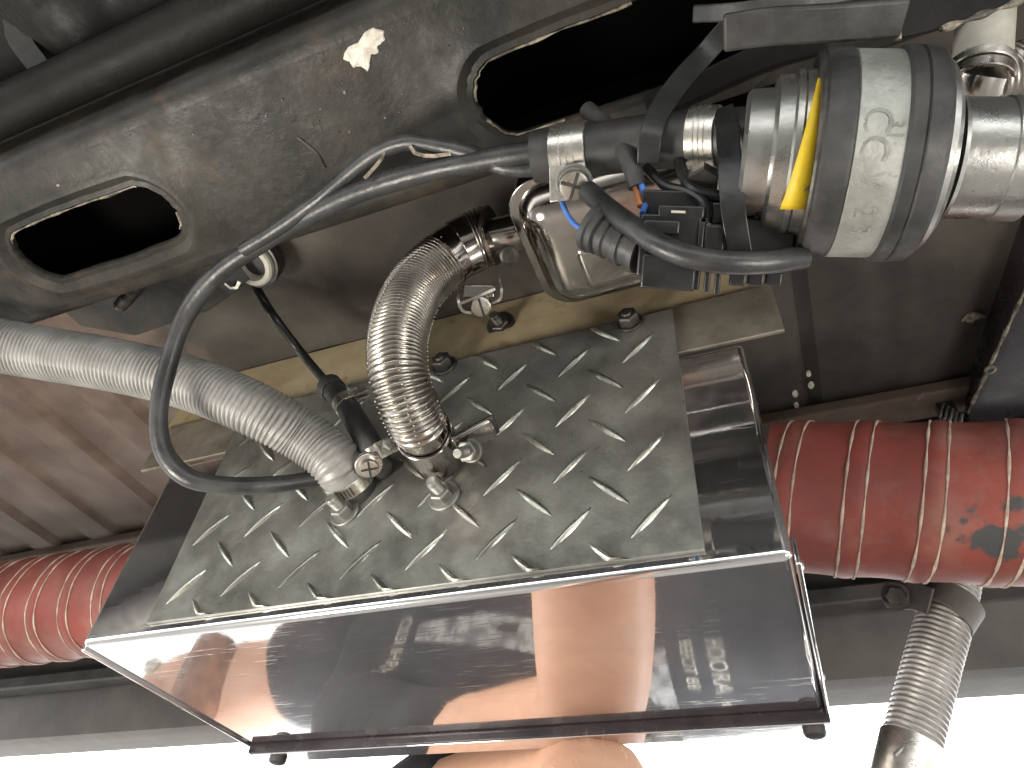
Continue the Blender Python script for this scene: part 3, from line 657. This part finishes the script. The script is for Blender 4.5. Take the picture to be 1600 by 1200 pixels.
# inlet sleeve, clips
SL = [C(835, 246, .297), C(900, 238, .292), C(1000, 224, .282), C(1100, 216, .272), C(1175, 214, .262)]
MB().tube(SL, .0107, .004, 30).build('inlet_sleeve', 'rubber', label='black rubber sleeve between the cables and the silver pump', cat='sleeve')
def p_clip(px, py, wpx, lab, tab, grp=None):
    P, L = resample(SL, .001); k = min(range(len(P)), key=lambda i: abs(800+FOC*((ROT.transposed() @ P[i]).x/-(ROT.transposed() @ P[i]).z)-px))
    c = P[k]; a = (P[min(k+3, len(P)-1)]-P[k-3]).normalized(); d = -(ROT.transposed() @ c).z
    t = thing('p_clip', c, lab, 'clip', grp); w = wpx*d/FOC
    MB().ring(c, a, .0109, .0119, w).build('band', 'bright_zinc', t)
    for e in (-.18, .0, .18): MB().ring(c+a*w*e, a, .0117, .0122, w*.05).build('pressed_rib', 'bright_zinc', t)
    if tab:
        dn = -AY_T; dn = (dn-a*dn.dot(a)).normalized(); f = toward(c); f = (f-a*f.dot(a)-dn*f.dot(dn)).normalized()
        MB().box(c+f*.0085+dn*.0135, (w/2, .0085, .0007), Matrix((a, dn, f)).transposed()).build('tab', 'bright_zinc', t, bevel=.0004)
        q = C(897, 291, d-.0135); screw(t, q, facing(q, .0, -.3), .0064, .006, slot='cross', ang=.2, mat='bright_zinc')
        MB().ring(q-facing(q, 0, -.3)*.006, facing(q, 0, -.3), .003, .0075, .0012).build('washer', 'zinc', t)
    else:
        q = C(1098, 278, d-.006); MB().hexn(q, q+facing(q, 0, -.4)*.006, .0062).build('nut', 'dark_steel', t, angle=30)
    return t
p_clip(895, 240, 56, 'silver metal clip with domed cross screw over the left end of the sleeve', True)
p_clip(1100, 222, 44, 'plain silver band clip on the sleeve beside the pump', False)
# zip ties
def tie(pts, w, lab, name='cable_tie', mat='black_plastic'):
    P = [C(*q) for q in pts]
    return MB().ribbon(P, w, .0014, lambda t: toward(P[len(P)//2]), .003).build(name, mat, bevel=.0004, label=lab, cat='cable tie')
tie([(1128, 170, .262), (1136, 200, .254), (1140, 260, .246), (1146, 330, .243), (1158, 405, .247)], .0082, 'broad black strap hanging vertically beside the pump inlet')
tie([(1150, 30, .285), (1105, 80, .286), (1060, 130, .276), (1030, 175, .268), (1016, 215, .264), (1013, 255, .268)], .0085, 'curved flat black tie looping from slot to sleeve')
# wiring plug
WD = .262
pl = thing('wiring_plug', C(1080, 395, WD), 'black ribbed plastic wiring plug hanging below the pump inlet', 'plug')
PR = Matrix((pax, (toward(C(1080, 390, WD)).cross(pax)), toward(C(1080, 390, WD)))).transposed()
_a = pax; _f = toward(C(1080, 390, WD)); _f = (_f-_a*_f.dot(_a)).normalized(); _u = _f.cross(_a); PR = Matrix((_a, _u, _f)).transposed()
def pbox(name, px0, py0, px1, py1, d, th, mat='black_plastic', bev=.0008):
    a = C(px0, py0, d); b = C(px1, py1, d); c = (a+b)/2; w = (px1-px0)*d/FOC/2; h = (py1-py0)*d/FOC/2
    return MB().box(c, (w, h, th), PR).build(name, mat, pl, bevel=bev)
pbox('housing', 1002, 338, 1092, 432, WD, .009)
pbox('front_shell', 1006, 344, 1062, 366, WD-.010, .002)
pbox('skirt', 1004, 398, 1086, 452, WD-.006, .004)
for i, px in enumerate((1088, 1104, 1120)): pbox('rib', px, 348+i*4, px+9, 452+i*3, WD-.007, .005, bev=.0005)
pbox('latch_slot', 1049, 329, 1071, 333, WD-.012, .0008, 'white_plastic', .0002)
pbox('latch', 1030, 322, 1100, 342, WD-.008, .004)
pbox('mating_half', 1128, 344, 1234, 418, WD-.001, .009)
pbox('end_lug', 1186, 335, 1232, 372, WD-.009, .003)
pbox('terminal_glint', 1216, 347, 1236, 352, WD-.0128, .0005, 'bright_zinc', .0002)
for px in (1140, 1168, 1196): pbox('foot', px, 425, px+24, 446, WD-.006, .0035, bev=.0006)
pbox('back_housing', 1004, 300, 1120, 345, WD+.006, .006)
pbox('locking_tab', 1112, 318, 1150, 352, WD-.002, .004)
pbox('terminal_cover', 1150, 322, 1226, 352, WD-.004, .004)
pbox('terminal_block', 1100, 352, 1132, 400, WD-.011, .003)
MB().tube([C(928, 352, .275), C(960, 372, .270), C(1005, 392, .264)], lambda d, th: .0080+.0010*(math.sin(d*900) > .2)+.0016*(d < .006), .0006, 28).build('boot', 'rubber', pl)
CBL = [C(918, 298, .278), C(945, 322, .270), C(985, 352, .258), C(1035, 385, .249), C(1090, 404, .244), C(1150, 411, .242), C(1210, 409, .243), C(1256, 402, .246)]
MB().tube(CBL, lambda d, th: .0041, .003, 22).build('bridge_cable', 'cable', label='thick black cable sweeping across the front of the wiring plug', cat='cable')
MB().tube([C(918, 172, .296), C(948, 198, .286), C(975, 235, .277), (C(990, 270, .272)), C(996, 292, .271)], .0037, .003, 18).build('wire_sheath', 'rubber', label='short black sheath ending in blue and copper wires', cat='sheath')
def wire(pts, r, m, lab): MB().tube([C(*q) for q in pts], r, .002, 10).build('wire', m, label=lab, cat='wire')
wire([(1000, 282, .270), (1006, 300, .268), (1008, 318, .267), (1004, 334, .262)], .0012, 'blue', 'short blue wire at the end of the sheath')
wire([(990, 290, .2715), (996, 302, .270), (1000, 322, .266)], .0012, 'orange', 'short copper-coloured wire at the end of the sheath')
wire([(872, 272, .290), (874, 300, .289), (884, 330, .287), (900, 352, .283), (925, 364, .277)], .0011, 'blue', 'blue wire curving below the silver clip')
wire([(866, 262, .291), (866, 285, .291), (874, 312, .289), (890, 338, .2865)], .0006, 'orange', 'thin copper wire left of the silver clip')
for pts, r_, lab in (([(1010, 262, .276), (1040, 290, .268), (1075, 300, .262), (1100, 318, .258), (1104, 345, .255)], .0020, 'thin black wire dipping from the sleeve behind the plug'),
                     ([(1060, 250, .272), (1078, 292, .262), (1120, 306, .258), (1165, 312, .256), (1190, 340, .252)], .0022, 'black wire running along the top of the plug to the pump'),
                     ([(1165, 290, .256), (1180, 322, .250), (1205, 336, .248), (1240, 330, .25)], .0020, 'short black wire looping under the pump inlet cap')):
    wire(pts, r_, 'black_plastic', lab)
# upper right: strap, bracket, breather
tp_ = [C(1130, 52, .236), C(1200, 42, .232), C(1300, 36, .230), C(1412, 28, .231)]
MB().ribbon(tp_, .0118, .0035, lambda t: facing(tp_[1], 0, -.3)).build('rubber_strap', 'rubber', bevel=.0012, label='broad black rubber strap above the pump bands', cat='strap')
MB().ribbon([C(1085, 22, .262), C(1150, 18, .25), C(1240, 6, .245), C(1330, -12, .245)], .006, .003, toward(C(1150, 18, .25))).build('thin_strap', 'rubber', bevel=.0008, label='thin black strip crossing above the broad rubber strap', cat='strap')
br = thing('pump_bracket', C(1480, 20, .25), 'chipped black bracket arm above the pump at the top right', 'bracket')
a, b, c_, d_ = C(1405, -10, .236), C(1409, 58, .236), C(1600, -6, .25), C(1680, -60, .25)
P = [C(1402, -30, .236), C(1404, 62, .236), C(1470, 46, .240), C(1560, 14, .247), C(1680, -30, .255), C(1660, -90, .255)]
n = len(P); back = [p+toward(p)*-.006 for p in P]
MB().add(P+back, [tuple(range(n)), tuple(range(2*n-1, n-1, -1))]+[(i, (i+1) % n, n+(i+1) % n, n+i) for i in range(n)]).build('arm', 'underseal', br, bevel=.0012)
MB().tube([P[2]+toward(P[2])*.0002, P[3], P[4]], lambda d, th: .0010+.0005*math.sin(d*400), .0015, 8).build('chipped_edge', 'bare_edge', br)
MB().tube([P[0], P[1]], .0010, .002, 8).build('chipped_edge', 'bare_edge', br)
hp = thing('breather_tube', C(1537, 60, .30), 'off-white plastic tube joined to a steel ribbed hose, top right corner', 'tube')
TB = [C(1545, -120, .31), C(1541, 0, .305), C(1536, 70, .30), C(1534, 98, .298)]
MB().tube(TB, .0112, .004, 36).build('plastic_tube', 'white_plastic', hp)
ta = (TB[-1]-TB[-2]).normalized()
MB().ring(TB[-1]+ta*.003, ta, .0105, .0128, .004).build('ring_clamp', 'bright_zinc', hp)
MB().ring(TB[-1]+ta*.008, ta, .0100, .0124, .0045).build('ring_clamp', 'steel', hp)
mb, _ = corrugated([C(1527, 135, .299), C(1560, 122, .303), C(1610, 108, .307), C(1700, 95, .312)], .0115, .0013, .0042, 36); mb.build('ribbed_hose', 'hose_steel', hp, angle=60)
MB().tube([TB[-1]+ta*.006, C(1528, 128, .298), C(1527, 140, .300)], .0118, .003, 32).build('elbow', 'steel', hp)
# beam flange under the right slot, with glossy bits
MB().ribbon([onZ(1012, 172, .322), onZ(1100, 132, .321), onZ(1190, 92, .320), onZ(1290, 60, .319)], .012, .006, (0, -.6, -.8)).build('slot_flange', 'underseal', bt, bevel=.0015)
# ================================================================== longitudinal rail on the right
rl = thing('chassis_rail', (.2, .3, .36), 'glossy black chassis rail with a bright lower edge at the right border', 'chassis rail')
EB0, EB1 = onZ(1506, 655, .371), onZ(1600, 452, .371); ET0, ET1 = onZ(1492, 650, .403), onZ(1582, 380, .403)
def rail_line(a, b, y): return a+(b-a)*((y-a.y)/(b.y-a.y))
yy = (-.05, .10, .25, .40, .470, .478); mb = MB(); n = 8
for y in yy:
    b_ = rail_line(EB0, EB1, y); t_ = rail_line(ET0, ET1, y); o_ = V((.004 if y > .475 else 0, 0, 0))
    mb.v += [t_+o_, t_.lerp(b_, .55)+o_, t_.lerp(b_, .93)+o_, b_+V((.0018, 0, -.0008))+o_, b_+V((.007, 0, -.0012)), b_+V((.08, 0, -.002)), b_+V((.084, 0, .001)), b_+V((.086, 0, .032))]
mb.f = [(j*n+i, j*n+i+1, j*n+n+i+1, j*n+n+i) for j in range(len(yy)-1) for i in range(n-1)]
mb.f.append(tuple(range((len(yy)-1)*n, len(yy)*n)))
mb.build('rail_body', 'glossblack', rl, angle=35)
MB().tube([rail_line(EB0, EB1, y)+V((.0006, 0, -.0004)) for y in (.1, .3, .465)], lambda d, th: .0011+.0003*math.sin(d*300), .004, 8).build('bright_edge', 'bare_edge', rl)  # pale line along the lower edge of the rail
q = onZ(1547, 578, .3692)+V((0, 0, 0)); MB().ring(q, (0, 0, 1), .0022, .0040, .0016, 20).build('drain_hole_rim', 'bare_edge', rl); MB().cyl(q+V((0, 0, -.0004)), q+V((0, 0, .001)), .0022, 16, .0001).build('drain_hole', 'ink', rl)
fn = thing('edge_clip', onY(1482, 655, .47), 'small comb-like metal clip at the lower end of the glossy rail', 'clip')
for i in range(5):
    q = onY(1472+i*7, 648+i*4, .47); MB().box(q, (.0009, .006, .0065), Matrix.Rotation(.5, 3, 'Y')).build('tooth', 'bright_zinc', fn, bevel=.0003)
MB().box(onY(1478, 640, .473), (.006, .004, .006)).build('clip_back', 'dark_steel', fn, bevel=.001)
# leaf scrap and drops of paint on the floor pan
def scrap(px, py, pts, mat, lab, z=FZ-.001):
    o = flake(px, py, z, pts, mat, None, 'debris_flake', .0012); tag(o, lab, 'debris', 'flakes on the floor pan')
scrap(1520, 494, [(-20, 8), (-14, 0), (2, -6), (18, -4), (20, 1), (6, 4), (-2, 10), (-12, 6)], 'bare_edge', 'pale torn flake on the black floor pan beside the glossy rail')
for px, py, s, lab in ((1263, 583, 4, 'uppermost pale paint drop right of the heater box'), (1267, 601, 5, 'middle pale paint drop right of the heater box'), (1242, 614, 5, 'lower left pale paint drop right of the heater box'), (1244, 632, 4, 'lowest pale paint drop right of the heater box')):
    scrap(px, py, [(s*math.cos(a), s*math.sin(a)*1.1) for a in [k*.9 for k in range(7)]], 'paint_white', lab)
# ================================================================== red ducts
def red_duct(name, pts, lab, seed):
    t = thing(name, pts[0], lab, 'duct', 'red ducts'); R0 = .0435; pitch = .0345; gap = .0095
    P, L = resample(pts, .0011); rnd = random.Random(seed); ph0 = rnd.random()*6
    def rad(d, th):
        q = ((d/pitch+th/(2*math.pi)+ph0) % 1.0)*pitch
        h = 0
        if q < gap: h = .0010*math.sin(math.pi*q/gap)**.6
        else: h = -.0006*math.sin(math.pi*(q-gap)/(pitch-gap))
        return R0+h+.0006*math.sin(2*th+d*17)+.0004*math.sin(5*th-d*31)
    MB().tube(P, rad, seg=64, raw=True, cap=False).build('duct_wall', 'duct', t, angle=60)
    F = frames(P); cum = [0]
    for a, b in zip(P, P[1:]): cum.append(cum[-1]+(b-a).length)
    for off in (0.0, gap):
        pp = []; step = 2*math.pi/96; th = 0
        k = 0; turns = int(L/pitch)+2
        for m_ in range(-96, turns*96):
            th = m_*step; d = (-(th/(2*math.pi))+1-ph0)*pitch
            d = ((m_/96.0)*pitch)
            ang = -(d/pitch)*2*math.pi-(ph0-off/pitch)*2*math.pi
            if d < 0 or d > L: continue
            i = min(range(max(0, k-5), min(len(P), k+12)), key=lambda i: abs(cum[i]-d)); k = i
            f_ = (d-cum[i]); u, w, tt = F[i]; r_ = rad(d, ang)+.0004
            pp.append(P[i]+tt*f_+(u*math.cos(ang)+w*math.sin(ang))*r_)
        MB().tube(pp, lambda d, th: .00062+.00025*math.sin(d*1900), seg=6, raw=True).build('stitched_thread', 'thread', t, angle=180)
    return t
red_duct('hot_air_duct', [(.0035, .37, .2580), (.05, .37, .2475), (.10, .371, .2365), (.16, .372, .225), (.27, .373, .21), (.42, .375, .195)], 'bright red ribbed duct leaving the right end of the heater box', 3)
red_duct('hot_air_duct', [(-.399, .37, .252), (-.53, .37, .255), (-.66, .37, .2565), (-.82, .37, .258), (-1.05, .37, .26)], 'red ribbed duct entering the left end of the heater box', 5)
# ================================================================== drain hose lower right
DH = [onY(1500, 800, .468), onY(1494, 880, .47), onY(1480, 950, .471), onY(1457, 1030, .472), onY(1437, 1110, .472), onY(1422, 1170, .472), onY(1405, 1250, .472), onY(1390, 1330, .47)]
dh = thing('drain_hose', DH[-2], 'ribbed steel hose hanging down before the white daylight at lower right', 'hose')
mb, PP = corrugated(DH[:7], .0148, .0008, .0034, 40, .9); mb.build('corrugation', 'drain_steel', dh, angle=60)
MB().tube([onY(1425, 1158, .472), onY(1405, 1250, .472)], .0165, .004, 36).build('end_cuff', 'bright_zinc', dh)
MB().tube([onY(1432, 1150, .458), onY(1398, 1180, .456)], .0012, .003, 8).build('cuff_seam', 'zinc', dh)
sd = thing('saddle_clamp', onY(1465, 955, .46), 'dull flat steel saddle strap with bolt round the hanging ribbed hose', 'pipe clamp')
ctr = onY(1481, 952, .471); axd = (DH[3]-DH[1]).normalized()
tilt = (axd+AX_T*-.38).normalized()
MB().ring(ctr, tilt, .0162, .0176, .0165).build('strap', 'sill', sd)
la = [onY(1455, 940, .452), onY(1428, 932, .456), onY(1402, 930, .462), onY(1385, 928, .466)]
MB().ribbon(la, .0165, .0022, lambda t: facing(la[1])).build('ear', 'dark_pipe', sd, bevel=.0008)
MB().ring(onY(1400, 931, .458), facing(la[2]), .003, .0085, .003).build('washer', 'dark_steel', sd)
q = onY(1400, 931, .456); MB().hexn(q, q+facing(q)*.0045, .0062).build('bolt_head', 'dark_steel', sd, angle=30)
# ================================================================== the person holding the camera, reflected in the lid
def skin_mesh(name, nodes, edges, mat, parent, sub=2, kind=None, root=0):
    me = bpy.data.meshes.new(name); me.from_pydata([n_[0] for n_ in nodes], edges, [])
    o = bpy.data.objects.new(name, me); col.objects.link(o)
    sk = o.modifiers.new('skin', 'SKIN'); sk.use_smooth_shade = True; sk.branch_smoothing = .6
    for i, n_ in enumerate(nodes):
        r = n_[1]; me.skin_vertices[0].data[i].radius = r if isinstance(r, tuple) else (r, r)
        me.skin_vertices[0].data[i].use_root = (i == root)
    sb = o.modifiers.new('sub', 'SUBSURF'); sb.levels = sub; sb.render_levels = sub
    dg = bpy.context.evaluated_depsgraph_get(); m2 = bpy.data.meshes.new_from_object(o.evaluated_get(dg)); m2.shade_smooth()
    bpy.data.objects.remove(o); o = bpy.data.objects.new(name, m2); col.objects.link(o); m2.materials.append(MAT[mat]); par(o, parent); return o
pe = thing('person', (.05, .83, GZ), 'person in a black printed T-shirt reaching one bare arm below the polished lid', 'person')
ELB = (-.150, .506, .143)
nodes = [((.06, .85, -.13), .13), ((-.18, .83, -.11), .115), ((-.40, .83, -.09), .105), ((-.56, .815, -.08), .07), ((-.69, .80, -.05), .056), ((-.80, .79, -.015), .090), ((-.90, .79, .0), .076),
         ((-.50, .75, .06), .052), ((-.39, .64, .115), .053), ((-.27, .56, .146), .048), (ELB, .0435), ((-.127, .43, .090), .047), ((-.10, .32, .018), .040), ((-.075, .17, -.055), .030), ((-.066, .11, -.082), (.030, .022)), ((-.062, .06, -.085), (.036, .016)),
         ((-.47, .84, -.23), .06), ((-.58, .88, -.25), .048), ((-.70, .92, -.25), .042), ((-.82, .95, -.255), .036), ((-.89, .96, -.265), .028),
         ((.10, .83, -.06), .10), ((.46, .70, -.06), .065), ((.86, .84, -.18), .042), ((.93, .78, -.21), .035),
         ((.10, .86, -.20), .10), ((.50, .80, -.22), .062), ((.90, .93, -.25), .04), ((.97, .87, -.265), .033)]
edges = [(0, 1), (1, 2), (2, 3), (3, 4), (4, 5), (5, 6), (2, 7), (7, 8), (8, 9), (9, 10), (10, 11), (11, 12), (12, 13), (13, 14), (14, 15), (2, 16), (16, 17), (17, 18), (18, 19), (19, 20), (0, 21), (21, 22), (22, 23), (23, 24), (0, 25), (25, 26), (26, 27), (27, 28)]
# the fingers of the raised hand close round the edge of the telephone
PH = lambda x, y, z: ROT @ V((x, y, z))
fing = [[(-.010, -.062), (-.008, -.050), .0075], [(-.032, -.064), (-.031, -.048), .0083], [(-.053, -.066), (-.053, -.048), .0083], [(-.074, -.064), (-.075, -.052), .0078]]
nb = 15
for (x0, y0), (x1, y1), rr in fing:
    i = len(nodes); nodes += [(tuple(PH(x0, y0-.018, .030)), rr*1.1), (tuple(PH(x0, y0-.002, .036)), rr), (tuple(PH(x1, y1+.012, .034)), rr*.95), (tuple(PH(x1, y1+.034, .029)), rr*.8)]
    edges += [(nb, i), (i, i+1), (i+1, i+2), (i+2, i+3)]
i = len(nodes); nodes += [(tuple(PH(-.085, -.085, .018)), .010), (tuple(PH(-.100, -.066, .004)), .0095), (tuple(PH(-.094, -.046, -.001)), .008)]; edges += [(nb, i), (i, i+1), (i+1, i+2)]
body = skin_mesh('body', nodes, edges, 'skin', pe)
shirt = skin_mesh('shirt', [((.12, .85, -.12), (.155, .165)), ((-.14, .83, -.105), (.14, .165)), ((-.38, .82, -.085), (.145, .175)), ((-.56, .815, -.08), (.10, .12)), ((-.66, .808, -.062), (.080, .084)), ((-.705, .80, -.045), (.070, .074)), ((-.50, .742, .052), .100), ((-.40, .648, .112), .070), ((-.30, .580, .143), .062), ((-.255, .553, .149), .060),
                            ((-.46, .84, -.22), .075), ((-.57, .875, -.245), .060)], [(0, 1), (1, 2), (2, 3), (3, 4), (4, 5), (2, 6), (6, 7), (7, 8), (8, 9), (2, 10), (10, 11)], 'shirt', pe)
skin_mesh('trousers', [((.08, .85, -.13), (.14, .15)), ((.14, .83, -.05), .115), ((.46, .70, -.055), .08), ((.80, .82, -.16), .062), ((.14, .86, -.20), .105), ((.50, .80, -.22), .075), ((.84, .91, -.24), .058)], [(0, 1), (1, 2), (2, 3), (0, 4), (4, 5), (5, 6)], 'denim', pe)
for q in ((.90, .81, -.205), (.94, .90, -.262)):
    skin_mesh('shoe', [(q, .042), ((q[0]+.03, q[1]-.06, q[2]-.005), (.045, .035)), ((q[0]+.05, q[1]-.15, q[2]-.008), (.04, .028))], [(0, 1), (1, 2)], 'rubber', pe)
skin_mesh('hair', [((-0.840, .84, -0.005), .085), ((-0.910, .82, -0.005), .08), ((-0.940, .79, -0.015), .06)], [(0, 1), (1, 2)], 'hair', pe)
skin_mesh('beard', [((-0.745, .725, -0.020), (.035, .05)), ((-0.770, .735, 0.025), .03), ((-0.770, .735, -0.065), .03), ((-0.800, .75, 0.060), .022), ((-0.800, .75, -0.095), .022)], [(0, 1), (0, 2), (1, 3), (2, 4)], 'hair', pe)
MB().lathe((-0.835, .715, -0.015), (0.3, -1, 0), [(-.02, .02), (0, .017), (.012, .012), (.018, .004), (.0185, 0)], 16).build('nose', 'skin', pe)
for z in (.02, -.05): MB().lathe((-0.865, .722, z), (0, -1, 0), [(-.012, .013), (-.004, .0125), (.0, .009), (.002, .004), (.002, 0)], 16).build('eye', 'white_plastic', pe)
for z in (.07, -.10): MB().lathe((-0.830, .80, z), (0, 0, 1 if z > 0 else -1), [(0, .028), (.008, .030), (.010, .024), (.006, .012), (.006, 0)], 20).build('ear', 'skin', pe)
# fine hairs on the forearm
hm = MB(); m = body.data; rnd = random.Random(4)
cand = [p for p in m.polygons if -.17 < p.center.x < -.05 and .24 < p.center.y < .56]
for _ in range(900):
    p = rnd.choice(cand); vv = [m.vertices[i].co for i in p.vertices]; q = vv[0].lerp(vv[1], rnd.random()).lerp(vv[2], rnd.random()*.6)
    d = (p.normal*.5+V((rnd.uniform(-.5, .5), -.7, rnd.uniform(-.5, .5)))).normalized()*rnd.uniform(.006, .012); s = d.orthogonal().normalized()*.00009
    hm.add([q-s, q+s, q+d], [(0, 1, 2)])
o = hm.build('arm_hairs', 'arm_hair', pe, kind='stuff')
# print on the shirt
def shirt_print(name, mat, polys, lift=.002):
    """polygons given as x,z on the chest, pushed on to the cloth from the front"""
    bm = bmesh.new()
    for poly in polys:
        try: bm.faces.new([bm.verts.new((x, 0, z)) for x, z in poly])
        except ValueError: pass
    bmesh.ops.triangulate(bm, faces=bm.faces); bmesh.ops.subdivide_edges(bm, edges=bm.edges, cuts=3, use_grid_fill=True)
    me = bpy.data.meshes.new(name); bm.to_mesh(me); bm.free(); drape(me, lift)
    o = bpy.data.objects.new(name, me); col.objects.link(o); me.materials.append(MAT[mat]); par(o, pe); return o
from mathutils.bvhtree import BVHTree
bvh = BVHTree.FromPolygons([v.co for v in shirt.data.vertices], [tuple(p.vertices) for p in shirt.data.polygons])
def drape(me, lift):
    for v in me.vertices:
        h = bvh.ray_cast(V((v.co.x, .2, v.co.z)), V((0, 1, 0)))
        v.co.y = (h[0].y if h[0] else .8)-lift
def shirt_text(txt, size, cx, cz, mat='print', sx=1.0, ang=90):
    cu = bpy.data.curves.new('shirt_lettering', 'FONT'); cu.body = txt; cu.size = size; cu.align_x = 'LEFT'; cu.align_y = 'CENTER'; cu.resolution_u = 2
    to = bpy.data.objects.new('t', cu); col.objects.link(to)
    me = bpy.data.meshes.new_from_object(to.evaluated_get(bpy.context.evaluated_depsgraph_get())); bpy.data.objects.remove(to)
    for v in me.vertices:          # text runs along z; up of the letters along x
        x, y = v.co.x*sx, v.co.y; v.co = V((cx+y, 0, cz+x))
    drape(me, .002); o = bpy.data.objects.new('shirt_lettering', me); col.objects.link(o); me.materials.append(MAT[mat]); par(o, pe)
shirt_text('HOORA O', .027, -.088, -.018, sx=.40)
shirt_text('BEEFCIT 88', .019, -.117, -.018, sx=.40)
shirt_text('CISSI IHRM', .022, -.44, -.06, sx=.8)
shirt_print('shirt_graphic', 'print_grey', [[(-.185, -.012), (-.138, -.012), (-.138, .05), (-.185, .05)], [(-.42, -.05), (-.34, -.058), (-.27, -.045), (-.22, -.02), (-.235, .0), (-.30, -.012), (-.36, -.02), (-.42, -.025)]])
# telephone that takes the picture, just behind the lens
ph = thing('phone', PH(-.052, -.02, .02), 'dark telephone in the raised hand of the person', 'phone')
MB().box(PH(-.052, -.018, .018), (.077, .037, .004), ROT).build('phone_body', 'glossblack', ph, bevel=.003)
